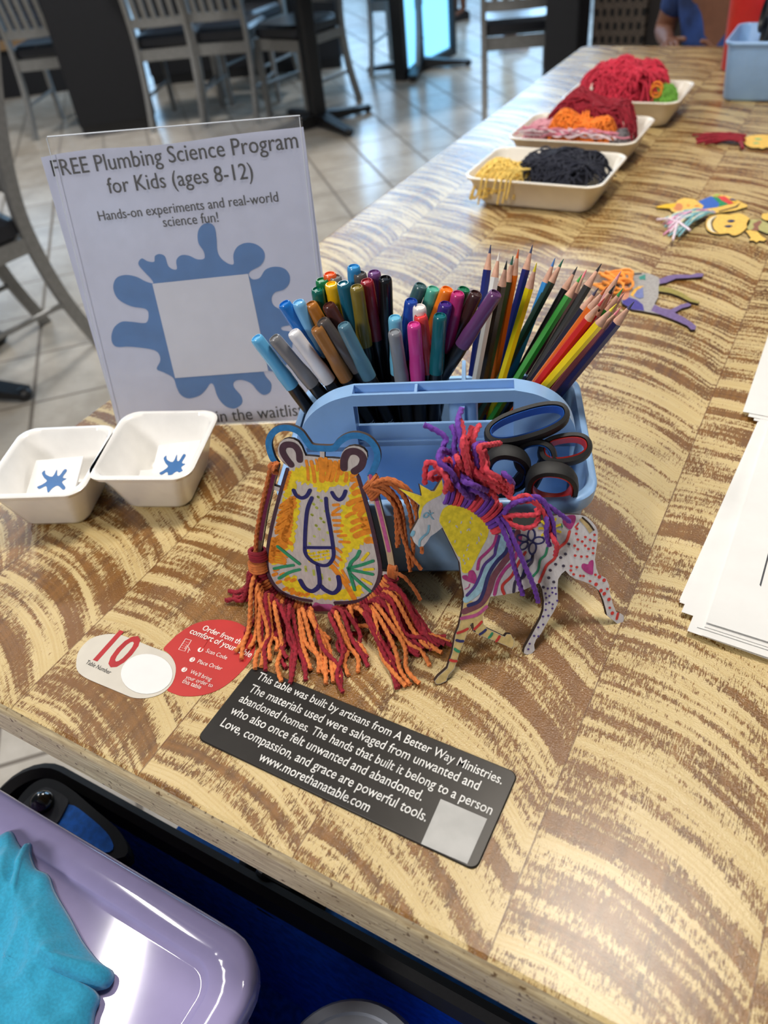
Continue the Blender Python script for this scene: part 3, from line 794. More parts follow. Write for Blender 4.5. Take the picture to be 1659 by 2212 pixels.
PENS = [  # tip px, lower px, base depth, colour, label
 ((553,729),(615,812),.014,(96,176,222),'light blue capped pen leaning farthest left, over the caddy rim'),
 ((591,729),(673,827),.016,(122,122,124),'grey capped pen between the leftmost light blue pen and the white one'),
 ((633,717),(705,815),.018,(226,226,230),'long white capped pen leaning left at the caddy front'),
 ((613,655),(647,708),.034,(24,112,196),'bright blue capped pen leaning left in front of the sign'),
 ((644,652),(676,731),.036,(116,178,222),'light blue capped pen between the bright blue and ochre pens'),
 ((670,656),(692,696),.040,(176,112,44),'ochre capped pen behind the dark brown one'),
 ((708,658),(734,703),.038,(78,40,34),'dark maroon-brown capped pen in the left group'),
 ((683,708),(731,789),.020,(152,104,56),'tan brown capped pen at the front left'),
 ((695,692),(749,766),.026,(84,78,76),'dark grey capped pen behind the tan brown one'),
 ((741,701),(783,786),.018,(82,122,142),'slate blue capped pen right of the tan brown one'),
 ((686,624),(694,674),.052,(8,98,84),'dark teal green capped pen at the far left back'),
 ((695,604),(702,650),.060,(18,118,66),'green capped pen beside the yellow one at the back'),
 ((712,591),(715,612),.066,(226,92,34),'orange-red capped pen hindmost at the left'),
 ((724,597),(726,617),.064,(118,116,112),'grey capped pen peeking between orange-red and yellow'),
 ((715,613),(727,671),.054,(236,184,22),'yellow capped pen in the left group'),
 ((764,575),(767,620),.066,(52,140,200),'tallest sky blue capped pen at the back'),
 ((777,590),(780,610),.062,(84,80,78),'dark grey capped pen right of the tallest sky blue one'),
 ((808,587),(815,662),.064,(110,66,122),'dusty purple capped pen at the back beside the black one'),
 ((792,606),(805,688),.050,(146,34,46),'dark red capped pen in front of the dusty purple one'),
 ((741,611),(757,688),.048,(24,98,122),'petrol blue capped pen right of the yellow one'),
 ((770,619),(786,726),.038,(124,108,40),'olive capped pen in the middle of the left group'),
 ((832,600),(835,688),.052,(14,14,18),'all black capped pen standing upright in the middle'),
 ((853,685),(857,762),.030,(112,186,218),'light blue capped pen behind the pale grey one, right group'),
 ((852,716),(864,792),.016,(128,132,138),'pale grey capped pen at the front of the right group'),
 ((889,649),(879,731),.040,(26,66,158),'royal blue capped pen in the right group'),
 ((906,662),(907,692),.034,(232,226,224),'white capped pen with a number on its end'),
 ((908,681),(919,760),.028,(218,62,64),'red capped pen behind the bright pink one'),
 ((894,700),(900,783),.016,(200,58,140),'bright pink capped pen at the front'),
 ((951,681),(945,760),.024,(10,96,104),'deep teal capped pen right of the red one'),
 ((910,616),(897,648),.058,(62,94,96),'slate green capped pen behind the royal blue one'),
 ((937,623),(925,662),.056,(84,170,148),'aqua green capped pen in the right group'),
 ((967,624),(931,717),.050,(234,122,24),'orange capped pen in the right group'),
 ((963,656),(955,695),.036,(58,34,122),'violet capped pen above the deep teal one'),
 ((990,633),(974,718),.042,(182,44,112),'magenta capped pen right of the violet one'),
 ((1003,624),(996,645),.058,(20,110,72),'green capped pen behind the magenta one'),
 ((1029,633),(993,715),.044,(62,34,32),'dark brown capped pen leaning right'),
 ((1072,633),(1023,708),.030,(96,56,102),'purple capped pen leaning farthest right with white lettering'),
]
pens = []
for tip, low, vb, rgb, lab in PENS:
    B, Tp = pen_upright(tip, low, vb)
    o, ax, L = make_pen(B, Tp, rgb, lab); pens.append((o, B, ax, L))
LW = M((190, 190, 192), 0.5)
def pen_text(i, s, s0, s1):
    o, B, ax, L = pens[i]; c = B + ax * (s0 + s1) / 2; v = (CAM - c); n = (v - ax * v.dot(ax)).normalized()
    t = n.cross(ax)
    if t.z < 0: pass
    text_on('lettering', s, c - ax * (s1 - s0) / 2 + n * 0.0057 - n.cross(ax) * -0.0 - (n.cross(ax)) * 0.0018, c + ax * (s1 - s0) / 2 + n * 0.0057 - (n.cross(ax)) * 0.0018, n, LW, o, 0.01, 1.0, 0.0)
for i in (21, 36): pen_text(i, 'ACRYLIC MARKER', 0.045, 0.094)
for i in (7, 9): pen_text(i, 'ACRYLIC MARKER', 0.028, 0.078)
m = None

WOODC = M((206, 160, 136), 0.6, var=0.08, scale=200)
def make_pencil(B, Tp, rgb, lead, label):
    ax = (Tp - B).normalized(); L = (Tp - B).length; R = 0.0036
    o = thing('coloured_pencil', label, 'pencil', B, 0, 'coloured pencils in the caddy')
    a = ax.orthogonal().normalized(); b = ax.cross(a)
    def hexr(s, r, n=6): return [ax * s + (a * cos(2 * pi * k / n) + b * sin(2 * pi * k / n)) * r for k in range(n)]
    tl = 0.019
    m = MB(); m.loft([hexr(0, R), hexr(L - tl, R)], M(rgb, 0.25, var=0.03, coat=0.12), True, False); m.build('barrel', o, angle=20)
    m = MB(); m.loft([hexr(L - tl, R * 0.98), hexr(L - 0.0065, R * 0.36)], WOODC, False, True); m.build('sharpened_wood', o, angle=60)
    m = MB(); m.loft([hexr(L - 0.0065, R * 0.36), hexr(L, R * 0.07)], M(lead, 0.5, var=0.05)); m.build('lead', o, angle=60)
    return o
G6 = lambda x, y: (860 + 0.3255 * x, 500 + 0.3255 * y)
PCL = [
 ((615,88),(490,960),.050,(26,40,112),(46,56,92),'navy pencil standing leftmost and tallest'),
 ((672,138),(520,960),.044,(224,224,222),(232,226,218),'white pencil beside the leftmost navy one'),
 ((722,193),(650,560),.058,(46,34,26),(30,34,32),'short dark brown pencil behind the white one'),
 ((763,162),(590,960),.046,(14,56,46),(24,84,66),'dark green pencil fourth from the left'),
 ((800,118),(640,960),.060,(222,112,24),(216,96,30),'thin orange pencil between dark green and navy'),
 ((893,88),(655,960),.050,(24,30,104),(46,56,92),'tall navy pencil next to the yellow one'),
 ((920,208),(755,760),.056,(236,214,22),(226,206,40),'upright yellow pencil right of the tall navy one'),
 ((1042,176),(750,950),.054,(54,142,214),(70,130,200),'sky blue pencil behind the leaning dark green one'),
 ((1098,182),(690,950),.036,(14,52,42),(40,100,80),'dark green pencil leaning across the sky blue one'),
 ((1190,233),(860,830),.044,(24,24,26),(52,46,50),'black pencil left of the grass green one'),
 ((1222,284),(800,960),.034,(36,132,44),(60,160,60),'grass green pencil crossing a black one'),
 ((1252,253),(865,955),.052,(124,80,80),(236,130,140),'dusty rose pencil behind the grass green one'),
 ((1350,213),(880,970),.042,(22,22,24),(40,38,40),'long black pencil right of the grass green one'),
 ((1330,374),(1240,500),.054,(28,26,46),(60,56,84),'short dark pencil almost hidden by the long black one'),
 ((1386,368),(1050,820),.038,(224,108,28),(206,104,44),'orange pencil leaning right'),
 ((1370,444),(950,980),.034,(200,36,34),(196,60,60),'red pencil leaning right in front'),
 ((1422,405),(1340,525),.044,(150,24,30),(180,40,50),'dark red pencil behind the red one'),
 ((1437,358),(1385,440),.058,(30,30,32),(34,34,36),'black-tipped pencil deep in the right group'),
 ((1480,262),(1425,360),.066,(238,176,178),(240,160,170),'pale pink-tipped pencil hindmost at the right'),
 ((1492,378),(1430,470),.060,(40,120,50),(60,150,70),'green-tipped pencil in the right group'),
 ((1502,408),(1420,520),.052,(226,222,220),(224,160,160),'white pencil with a rosy tip in the right group'),
 ((1450,480),(990,1010),.018,(238,208,22),(228,206,60),'yellow pencil leaning right in front'),
 ((1478,505),(1050,1040),.032,(236,150,164),(236,140,156),'pink pencil between the yellow and navy ones at right'),
 ((1567,465),(1090,1050),.024,(24,20,74),(60,60,100),'navy pencil leaning farthest right'),
]
FRONT = {'yellow pencil leaning right in front': 0.026, 'red pencil leaning right in front': 0.034, 'pink pencil between the yellow and navy ones at right': 0.036, 'navy pencil leaning farthest right': 0.027, 'orange pencil leaning right': 0.042}
for tip, low, vb, rgb, lead, lab in PCL:
    if lab in FRONT: B, Tp = pen_upright(G6(*tip), G6(*low), FRONT[lab], True)
    else: B, Tp = pen_axis(G6(*tip), G6(*low), vb, 0.186, clear=0.008)
    make_pencil(B, Tp, rgb, lead, lab)

# scissors: two looped grips each with a coloured liner, blades down in the front well
RUB = M((24, 24, 25), 0.62, var=0.08, scale=500, bmp=0.15)
def loop_on(zc, cx_, cy_, rx, ry, rot, tau):
    c0 = at(cx_, cy_, TZ + zc); pl = PL(c0, CA, radians(tau)); r = radians(rot); pts = []
    for k in range(40):
        t = 2 * pi * k / 40; ct, st = cos(t), sin(t)
        ct = (abs(ct) ** 0.85) * (1 if ct > 0 else -1); st = (abs(st) ** 0.85) * (1 if st > 0 else -1)
        a, b = rx * ct, ry * st
        pts.append(pl.at(cx_ + a * cos(r) - b * sin(r), cy_ + a * sin(r) + b * cos(r)))
    return pts, pl.n
def band(pts, n, w, t_out, mat, inset=0.0):
    m = MB(); k = len(pts); c = sum(pts, V()) / k; rings = []
    for i, p in enumerate(pts):
        tg = (pts[(i + 1) % k] - pts[i - 1]).normalized(); o = n.cross(tg).normalized()
        if o.dot(p - c) < 0: o = -o
        b = p - o * inset
        prof = [(0, -w / 2), (-t_out * 0.0, 0), (0, w / 2), (t_out * 0.75, w / 2 * 0.86), (t_out, w / 2 * 0.4), (t_out, -w / 2 * 0.4), (t_out * 0.75, -w / 2 * 0.86)]
        rings.append([b + o * a + n * q for a, q in prof])
    m.loft(rings, mat, closed=True); return m
def scissors(label, loops, liner, blade_to):
    o = thing('scissors', label, 'scissors', cw(*blade_to))
    lm = M(liner, 0.35, var=0.03)
    for (v, x, y, rx, ry, rot, tau) in loops:
        pts, n = loop_on(v, x, y, rx, ry, rot, tau)
        g = reparent_world(band(pts, n, 0.0125, 0.0036, RUB).build('grip'), o)
        reparent_world(band(pts, n, 0.0115, 0.0012, lm, 0.0012).build('grip_liner', label='coloured inner liner'), g)
        c = sum(pts, V()) / len(pts); low = min(pts, key=lambda p: p.z + 0.4 * (p - c).dot(CU)); tip = cw(*blade_to)
        mm = MB(); mm.tube([low, low.lerp(tip, 0.45)], [0.0045, 0.0035], RUB, 8); reparent_world(mm.build('shank'), o)
        mm = MB(); s = (tip - low).normalized().cross(n).normalized(); a = low.lerp(tip, 0.4)
        mm.prism([a + s * 0.005, tip, a - s * 0.005], n * 0.0015, SILVER); reparent_world(mm.build('blade', smooth=False), o)
scissors('blue and black scissors with the long grip reaching highest', [(0.122, 1138, 918, 84, 26, -17, 58), (0.099, 1096, 1012, 40, 34, 12, -8)], (44, 92, 178), (-0.01, -0.045, 0.01))
scissors('blue and black scissors with a short grip in the middle of the front well', [(0.103, 1156, 990, 36, 30, -8, 35)], (48, 104, 190), (0.02, -0.045, 0.01))
scissors('red-lined black scissors nearest the right end of the caddy', [(0.106, 1220, 972, 48, 23, -10, 55), (0.092, 1192, 1048, 46, 33, 6, -8)], (196, 52, 42), (0.05, -0.045, 0.01))

# ------------------------------------------------------------------ yarn
def yarn(mb, path, mat, r=0.0013, seed=0):
    p = resample(catmull(path, 6), 0.0011)
    mb.tube(p, r, mat, 9, lobes=3, twist=1400, lobe_amp=0.22)
YO = M((214, 122, 58), 0.85, var=0.1, scale=300, sheen=0.06); YC = M((142, 16, 38), 0.85, var=0.12, scale=300, sheen=0.06)
YB = M((182, 98, 44), 0.85, var=0.1, scale=300, sheen=0.06)
YP = M((104, 54, 158), 0.85, var=0.1, scale=300, sheen=0.06); YR = M((206, 58, 74), 0.85, var=0.1, scale=300, sheen=0.06)

# ------------------------------------------------------------------ lion cut-out
LP = PL(at(696, 1326), radians(18), radians(13.5))
LZ = lambda x, y: (560 + 0.2079 * x, 900 + 0.2079 * y)
lion = thing('lion_cutout', 'plywood lion face cut-out with closed eyes and a yarn beard leaning on the caddy', 'cut-out', LP.P0)
PLY = mat_plywood((206, 197, 192)); BURN = M((52, 34, 22), 0.7, var=0.15, scale=200)
TH = 0.0030
MAROON = ink((74, 46, 60)); ORNG = ink((240, 146, 34)); YELL = ink((244, 216, 36)); NVY = ink((34, 34, 104)); GRN = ink((44, 150, 104)); LIME = ink((196, 204, 92)); PINK = ink((190, 88, 146)); CBLUE = ink((40, 124, 186))
FACE = [(310,525),(255,680),(195,900),(140,1150),(95,1330),(68,1470),(70,1560),(88,1640),(130,1730),(200,1815),(300,1875),(420,1910),(548,1930),(552,2050),(770,2085),(782,1940),(930,1948),(1040,1930),(1120,1890),(1190,1820),(1240,1730),(1266,1640),(1270,1530),(1240,1370),(1195,1180),(1150,1000),(1100,830),(1058,700),(1022,602),(1060,560),(1100,500),(1124,430),(1118,375),(1085,335),(1040,312),(985,302),(930,312),(885,340),(860,375),(845,425),(840,440),(760,432),(680,430),(580,415),(480,408),(468,380),(440,310),(405,262),(355,234),(300,226),(250,240),(212,275),(192,330),(195,390),(215,440),(250,480),(285,510)]
m = MB(); fp = [LP.at(*LZ(*p)) for p in FACE]
m.prism(fp, -LP.n * TH, PLY, BURN)
o1, o2, o3, o4, o5 = 0.00012, 0.00024, 0.00036, 0.00048, 0.0006
def ls(pts, w, mat, off=o3): stroke(m, LP, [LZ(*p) for p in pts], w * 0.56, mat, off)
# scribbled yellow ground, jagged where the marker strokes end
def jag(pts, amp, seed, mat, off, step=26):
    rnd = random.Random(seed); out = []
    n = len(pts)
    for i in range(n):
        a, b = pts[i], pts[(i + 1) % n]; L = math.hypot(b[0] - a[0], b[1] - a[1]); k = max(1, int(L / step))
        for j in range(k):
            t = j / k; s = amp * (1 if j % 2 else -1) * rnd.uniform(0.2, 1)
            out.append((a[0] + (b[0] - a[0]) * t - (b[1] - a[1]) / L * s, a[1] + (b[1] - a[1]) * t + (b[0] - a[0]) / L * s))
    m.poly([LP.at(*LZ(*p), off) for p in out], mat)
jag([(330,560),(440,520),(560,500),(760,490),(880,540),(960,600),(930,720),(850,710),(760,720),(690,775),(600,770),(560,700),(450,700),(390,650),(370,740),(330,800),(290,830),(240,860)], 22, 1, YELL, o1)
jag([(250,850),(330,830),(420,880),(410,1010),(375,1160),(370,1300),(345,1400),(280,1390),(210,1330),(180,1250),(200,1050)], 20, 2, YELL, o1)
jag([(940,740),(1010,690),(1060,800),(1100,930),(1140,1050),(1170,1200),(1120,1300),(1010,1370),(950,1400),(900,1500),(860,1640),(830,1600),(830,1480),(860,1380),(880,1300),(820,1240),(840,1130),(850,1000),(860,920),(930,880)], 20, 3, YELL, o1)
jag([(130,1280),(190,1340),(240,1420),(270,1500),(230,1530),(130,1540),(115,1420)], 14, 4, YELL, o1)
jag([(230,1710),(300,1660),(390,1660),(410,1730),(480,1800),(560,1850),(700,1850),(860,1800),(960,1760),(1060,1760),(1090,1830),(1000,1900),(800,1905),(600,1890),(420,1860),(280,1800)], 16, 5, YELL, o1)
rnd = random.Random(8)
# orange fringe strokes
for x0, y0, x1, y1, w in [(488,460,508,655,.0019),(540,470,575,675,.0024),(640,450,650,660,.0038),(735,470,705,650,.0032),(790,480,745,660,.0030),(830,500,800,665,.0022),(865,560,850,600,.0016),(905,590,895,670,.0024),(590,450,600,560,.0016),(690,440,700,560,.0026),(840,470,835,560,.0028)]: ls([(x0, y0), ((x0+x1)/2+6, (y0+y1)/2), (x1, y1)], w, ORNG, o2)
for k in range(15):
    y = 860 + k * 38; x0 = 225 - k * 8 + rnd.uniform(-10, 10)
    ls([(x0 + 160 + rnd.uniform(-10, 25), y - 40), (x0 + 90, y + 10 + rnd.uniform(-8, 8)), (x0 + 5, y + 60 + rnd.uniform(-14, 14))], 0.0021, ORNG, o2)
ls([(330,850),(330,1000),(290,1150),(250,1260),(330,1320)], .0030, ORNG, o2); ls([(150,1280),(135,1380),(125,1500)], .0042, ORNG, o2)
for k in range(6): ls([(150, 1390 + k*24), (210 + k*8, 1400 + k*26), (270 + rnd.uniform(0, 25), 1440 + k*24)], .0014, ORNG, o2)
for k in range(6): ls([(320 - k*9, 580 + k*32), (285 - k*8, 590 + k*33)], .0021, ORNG, o2)
for x0, y0, x1, y1 in [(770,920,820,915),(765,1000,830,950),(760,1022,835,1015),(770,1078,840,1080),(780,1130,865,1132),(785,1195,850,1192),(820,1240,900,1235),(835,1300,935,1305),(800,1370,850,1410),(790,1450,850,1490),(770,1500,815,1550)]: ls([(x0, y0), (x1, y1)], .0020, ORNG, o2)
for x0, y0, x1, y1, w in [(960,620,1000,600,.0028),(960,660,1010,660,.0028),(970,740,1020,700,.0028),(985,800,1050,780,.0034),(925,910,1060,860,.0034),(1000,960,1090,900,.0046),(905,1040,990,1000,.0024),(1040,1020,1110,960,.0034),(970,1100,1110,1060,.0030),(1060,1070,1120,1120,.0044),(960,1185,1080,1130,.0028),(1000,1240,1150,1190,.0040),(1120,1290,1190,1290,.0046),(1090,1150,1160,1190,.0040)]: ls([(x0, y0), ((x0+x1)/2, (y0+y1)/2-8), (x1, y1)], w, ORNG, o2)
ls([(760,1560),(840,1660),(910,1760),(985,1890)], .0036, ORNG, o2); ls([(860,1600),(930,1720)], .0020, ORNG, o2)
for x, y in [(160,1640),(200,1720),(270,1790),(350,1830),(400,1840),(490,1850),(290,1690),(350,1700),(240,1640),(175,1590),(430,1850),(330,1800)]: ls([(x - 15, y + 8), (x + 18, y - 8)], .0024, ORNG, o2)
# the maroon border round the head, blue nose and mouth, green whiskers
ls([(292,545),(240,720),(180,930),(125,1160),(92,1340),(78,1470),(82,1580),(112,1680),(180,1780),(280,1850),(420,1895),(540,1915)], .0022, MAROON, o3)
ls([(790,1935),(940,1930),(1060,1905),(1150,1850),(1215,1760),(1250,1650),(1252,1540),(1220,1370),(1165,1120),(1095,850),(1030,625)], .0026, MAROON, o3)
ls([(330,500),(275,430),(240,360),(255,305),(310,290),(370,310),(410,370),(418,450)], .0040, MAROON, o4); ls([(878,535),(880,450),(915,380),(980,360),(1045,385),(1080,445),(1055,520),(985,570)], .0044, MAROON, o4)
ls([(355,765),(385,820),(440,845),(490,825),(525,765)], .0024, NVY, o4); ls([(755,790),(785,840),(830,865),(870,835),(895,775)], .0024, NVY, o4)
ls([(545,845),(500,960),(480,1130),(472,1330),(478,1420),(530,1490),(620,1540),(700,1545),(750,1500),(772,1430),(755,1280),(725,1100),(700,960),(692,850)], .0024, NVY, o4)
ls([(480,1360),(620,1362),(760,1362)], .0022, NVY, o4); ls([(605,1550),(625,1680),(625,1760)], .0028, NVY, o4)
ls([(425,1705),(470,1780),(540,1815),(600,1785),(628,1755),(680,1800),(760,1835),(815,1800),(832,1740),(820,1665)], .0030, NVY, o5)
for pts in [((190,1350),(300,1440),(415,1530)), ((155,1580),(250,1560),(350,1545)), ((205,1680),(310,1620),(415,1590)), ((1040,1400),(1010,1460),(950,1520),(930,1600)), ((920,1575),(1050,1545),(1180,1500)), ((930,1590),(1060,1615),(1175,1640)), ((930,1590),(960,1700),(990,1800)), ((950,1640),(1050,1730),(1150,1815))]: ls(pts, .0022, GRN, o5)
for pts in [((1070,1490),(1130,1420)), ((1090,1590),(1180,1585)), ((1070,1690),(1160,1740))]: ls(pts, .0020, YELL, o4)
for k in range(60):
    dot(m, LP, LZ(530 + (k * 61) % 170 + (20 if k % 2 else -10), 800 + (k * 37) % 520), .0010, LIME, o1, 6, 1.3) if k < 26 else None
for k in range(30): dot(m, LP, LZ(510 + (k * 47) % 230, 1395 + (k * 29) % 110), .0012, YELL, o1, 7)
for k in range(16): dot(m, LP, LZ(480 + (k * 83) % 330, 1560 + (k * 41) % 150), .0011, LIME, o1, 6)
ls([(590,1985),(740,1985)], .0058, PINK, o3); ls([(590,1950),(740,2010)], .0030, PINK, o4)
reparent_world(m.build('face_panel', smooth=False), lion)
# outer hoop with bridges
HOOPT = [(597,1004),(586,985),(580,958),(587,938),(604,926),(626,925),(647,934),(661,952),(673,966),(698,969),(721,968),(733,955),(750,944),(772,941),(795,949),(811,968),(815,990),(807,1014),(800,1028)]
def ribbon(mb, pts, w, mat, bmat, pl, thick, off=0.0, closed=False):
    p = resample(catmull([pl.at(*q, off) for q in pts], 5), 0.0015); L = []; R = []
    for i, a in enumerate(p):
        t = (p[min(i + 1, len(p) - 1)] - p[max(i - 1, 0)]).normalized(); b = pl.n.cross(t); L.append(a + b * w); R.append(a - b * w)
    mb.prism(L + R[::-1], -pl.n * thick, mat, bmat)
WOODF = mat_plywood((196, 172, 138))
m = MB(); ribbon(m, HOOPT, .0022, CBLUE, BURN, LP, TH); reparent_world(m.build('hoop', smooth=False, label='blue outlined ear hoop'), lion)
for side, pts in (('l', [(597,1004),(585,1050),(572,1105),(562,1165),(556,1205)]), ('r', [(800,1028),(812,1075),(826,1130),(840,1190),(848,1240)])):
    m = MB(); ribbon(m, pts, .0022, WOODF, BURN, LP, TH); stroke(m, LP, pts[:-1], .0013, PINK, .0002); reparent_world(m.build('side_bar', smooth=False, label='pink striped side bar'), lion)
m = MB()
for a, b in (((586,1052),(605,1058)), ((696,972),(696,992)), ((797,1083),(818,1086)), ((556,1200),(578,1206)), ((822,1238),(850,1240))): ribbon(m, [a, ((a[0]+b[0])/2, (a[1]+b[1])/2), b], .0016, PLY, BURN, LP, TH, -0.0002)
reparent_world(m.build('bridge', smooth=False), lion)
BOTT = [(556,1205),(566,1250),(592,1288),(640,1312),(696,1322),(752,1320),(800,1300),(832,1268),(848,1240)]
m = MB(); ribbon(m, BOTT, .0020, BURN, BURN, LP, TH, -0.001); reparent_world(m.build('lower_hoop', smooth=False), lion)
# larks-head knots round the lower hoop and the hanging strands
bp = resample(catmull([LP.at(*q, -0.0015) for q in BOTT], 6), 0.0028)
z1 = lambda x, y: (460 + 0.3255 * x, 880 + 0.3255 * y)
for side in (0, 1):
    seg = bp[1:int(len(bp) * 0.46)] if side == 0 else bp[int(len(bp) * 0.57):-1]
    for gi in range(0, len(seg), 3):
        m = MB(); g = seg[gi:gi + 3]
        for p in g:
            c = min(range(len(bp)), key=lambda i: (bp[i] - p).length); t = (bp[min(c + 1, len(bp) - 1)] - bp[max(c - 1, 0)]).normalized(); b = LP.n.cross(t)
            m.tube([p + b * 0.0046 * cos(a) + LP.n * 0.0034 * sin(a) for a in [2 * pi * k / 12 for k in range(12)]], 0.0014, YC if (gi // 3) % 2 else YO, 6, closed=True)
        reparent_world(m.build('yarn_knot'), lion)
OR_E = [(150,1620),(190,1670),(280,1735),(320,1720),(380,1680),(455,1820),(420,1615),(500,1500),(650,1740),(700,1762),(740,1770),(768,1766),(780,1545),(750,1835),(800,1825),(840,1800),(900,1780),(960,1760),(1020,1650),(1280,1850),(1310,1842),(1372,1835),(1440,1715),(1520,1630),(1490,1610),(1575,1560),(240,1600),(370,1560),(1060,1500),(1180,1700)]
CR_E = [(90,1285),(132,1250),(110,1215),(215,1500),(350,1745),(460,1590),(490,1730),(512,1832),(615,1812),(440,1520),(870,1645),(862,1892),(1030,1722),(960,1500),(1230,1862),(1245,1690),(1372,1650),(1400,1632),(1450,1612),(1300,1500),(1540,1572),(1585,1575),(1420,1560),(1340,1590),(1500,1590),(1190,1600)]
def start_for(x):
    f = (x - 80) / (1590 - 80); f = 0.04 + 0.92 * f
    if 0.45 < f < 0.58: f = 0.45 if f < 0.515 else 0.58
    return bp[int(f * (len(bp) - 1))]
rnd = random.Random(21)
EXTRA = [(x + rnd.uniform(-14, 14), y + rnd.uniform(-70, 20)) for x, y in CR_E]
for lst, mat in ((EXTRA, YC), (CR_E, YC), (OR_E, YO)):
    for (x, y) in lst:
        s = start_for(x); e = at(*z1(x, y), TZ + 0.0016 + rnd.uniform(0, 0.002))
        s = s + LP.n * 0.003 + V((rnd.uniform(-.003, .003), 0, 0))
        d = e - s; side = V((d.y, -d.x, 0)).normalized()
        hh = max(0.0, s.z - TZ)
        p1 = s + d * 0.22 + V((0, 0, -hh * 0.3 + 0.010 + rnd.uniform(0, 0.006))) - LP.n * 0; p1.z = max(p1.z, TZ + 0.006)
        p2 = s + d * 0.55 + side * rnd.uniform(-0.006, 0.006); p2.z = TZ + 0.003 + rnd.uniform(0, 0.006)
        p3 = s + d * 0.8 + side * rnd.uniform(-0.004, 0.004); p3.z = TZ + 0.002 + rnd.uniform(0, 0.003)
        mm = MB(); yarn(mm, [s, p1, p2, p3, e], mat, 0.0015)
        reparent_world(mm.build('yarn_strand'), lion)
# the tuft tied at the right bar and the strand wound down the left bar
rnd = random.Random(5)
TUFT = [[(800,1050),(828,1040),(862,1060),(884,1100),(893,1150),(890,1225)], [(800,1052),(832,1050),(862,1085),(872,1130),(878,1180),(886,1234)], [(802,1048),(836,1036),(876,1058),(896,1098),(902,1128)], [(800,1060),(834,1058),(852,1090),(856,1130),(858,1182)],
        [(802,1045),(840,1034),(880,1055),(898,1090),(905,1140),(912,1195)], [(800,1056),(830,1066),(856,1100),(868,1150),(882,1190),(910,1230)], [(800,1062),(826,1060),(850,1075),(866,1110),(860,1160),(862,1175)], [(803,1052),(846,1046),(878,1080),(888,1130),(892,1180)]]
for k, pts in enumerate(TUFT):
    mm = MB(); yarn(mm, [LP.at(*q, 0.003 + 0.0035 * sin(pi * min(1, i / 3)) + 0.0012 * (k % 3)) for i, q in enumerate(pts)], YB, 0.00135); reparent_world(mm.build('yarn_strand'), lion)
mm = MB()
for k in range(6):
    c = LP.at(800 + k * 3, 1040 + k * 5, 0.0); b = (LP.at(830, 1030) - LP.at(800, 1060)).normalized()
    mm.tube([c + b * 0.006 * cos(a) + LP.n * 0.005 * sin(a) for a in [2 * pi * j / 12 for j in range(12)]], 0.0014, YB, 6, closed=True)
reparent_world(mm.build('yarn_knot'), lion)
mm = MB(); yarn(mm, [LP.at(*q, f) for q, f in (((598,1000),.003),((585,1012),.004),((576,1050),.0035),((562,1110),.0035),((554,1160),.003),((552,1205),.003))], YB, 0.0016)
yarn(mm, [LP.at(*q, f) for q, f in (((602,998),.003),((590,1016),.006),((600,1022),.003),((583,1010),.005),((590,1000),.003))], YB, 0.0016)
reparent_world(mm.build('yarn_strand'), lion)
mm = MB(); yarn(mm, [LP.at(*q, f) for q, f in (((850,1236),.004),((872,1246),.004),((893,1270),.003),((908,1296),.001))], YB, 0.0013)
for k in range(5):
    c = LP.at(842 + 3 * k, 1232 + k, 0); mm.tube([c + LP.up * 0.004 * cos(a) + LP.n * 0.004 * sin(a) for a in [2 * pi * j / 10 for j in range(10)]], 0.0013, YB, 6, closed=True)
reparent_world(mm.build('yarn_knot'), lion)
for q0 in ((556,1190),(556,1215)):
    mm = MB()
    for k in range(4):
        c = LP.at(q0[0] + k, q0[1] + 5 * k, 0); mm.tube([c + LP.e * 0.006 * cos(a) + LP.n * 0.005 * sin(a) for a in [2 * pi * j / 12 for j in range(12)]], 0.0015, YC if q0[1] < 1200 else YO, 6, closed=True)
    reparent_world(mm.build('yarn_knot'), lion)

# ------------------------------------------------------------------ unicorn cut-out
f0, f1 = at(960, 1477), at(1335, 1347)
UP_ = PL(f0, atan2(f1.y - f0.y, f1.x - f0.x), radians(24))
U2 = lambda x, y: (860 + 0.2171 * x, 1020 + 0.2171 * y)
U3 = lambda x, y: (1080 + 0.1808 * x, 1040 + 0.1808 * y)
uni = thing('unicorn_cutout', 'plywood unicorn cut-out with drawn rainbow stripes and a purple and red yarn mane', 'cut-out', f0)
UPLY = mat_plywood((210, 208, 212)); UWOOD = ink((204, 178, 118)); ULEG = ink((214, 190, 128))
BODY = [U2(*p) for p in [(5,160),(238,236),(214,120),(330,186),(362,186),(436,65),(466,180),(485,292),(600,290),(690,312),(760,345),(860,440),(935,535),(975,598),(1000,590)]]
BODY += [U3(*p) for p in [(60,565),(180,572),(300,560),(400,535),(480,505),(560,455),(640,410),(740,395),(860,395),(960,400),(1030,420),(1100,480),(1150,545),(1168,600),(1166,720),(1145,850),(1135,930),(1150,1040),(1180,1110),(1265,1152),(1300,1230),(1318,1350),(1350,1470),(1390,1560),(1440,1575),(1475,1600),(1482,1640),(1470,1690),(1440,1708),(1400,1698),(1340,1650),(1280,1600),(1262,1520),(1235,1420),(1190,1310),(1110,1245),(1000,1195),(900,1165),(830,1120),(782,1065),(735,1105),(695,1170),(688,1260),(692,1360),(690,1460),(640,1560),(590,1640),(540,1730),(490,1820),(430,1890),(408,1950),(415,2020),(380,2055),(320,2070),(284,2050),(295,1990),(350,1890),(420,1760),(490,1630),(520,1540),(526,1430),(505,1290),(470,1212),(400,1245),(300,1290),(150,1335),(0,1360)]]
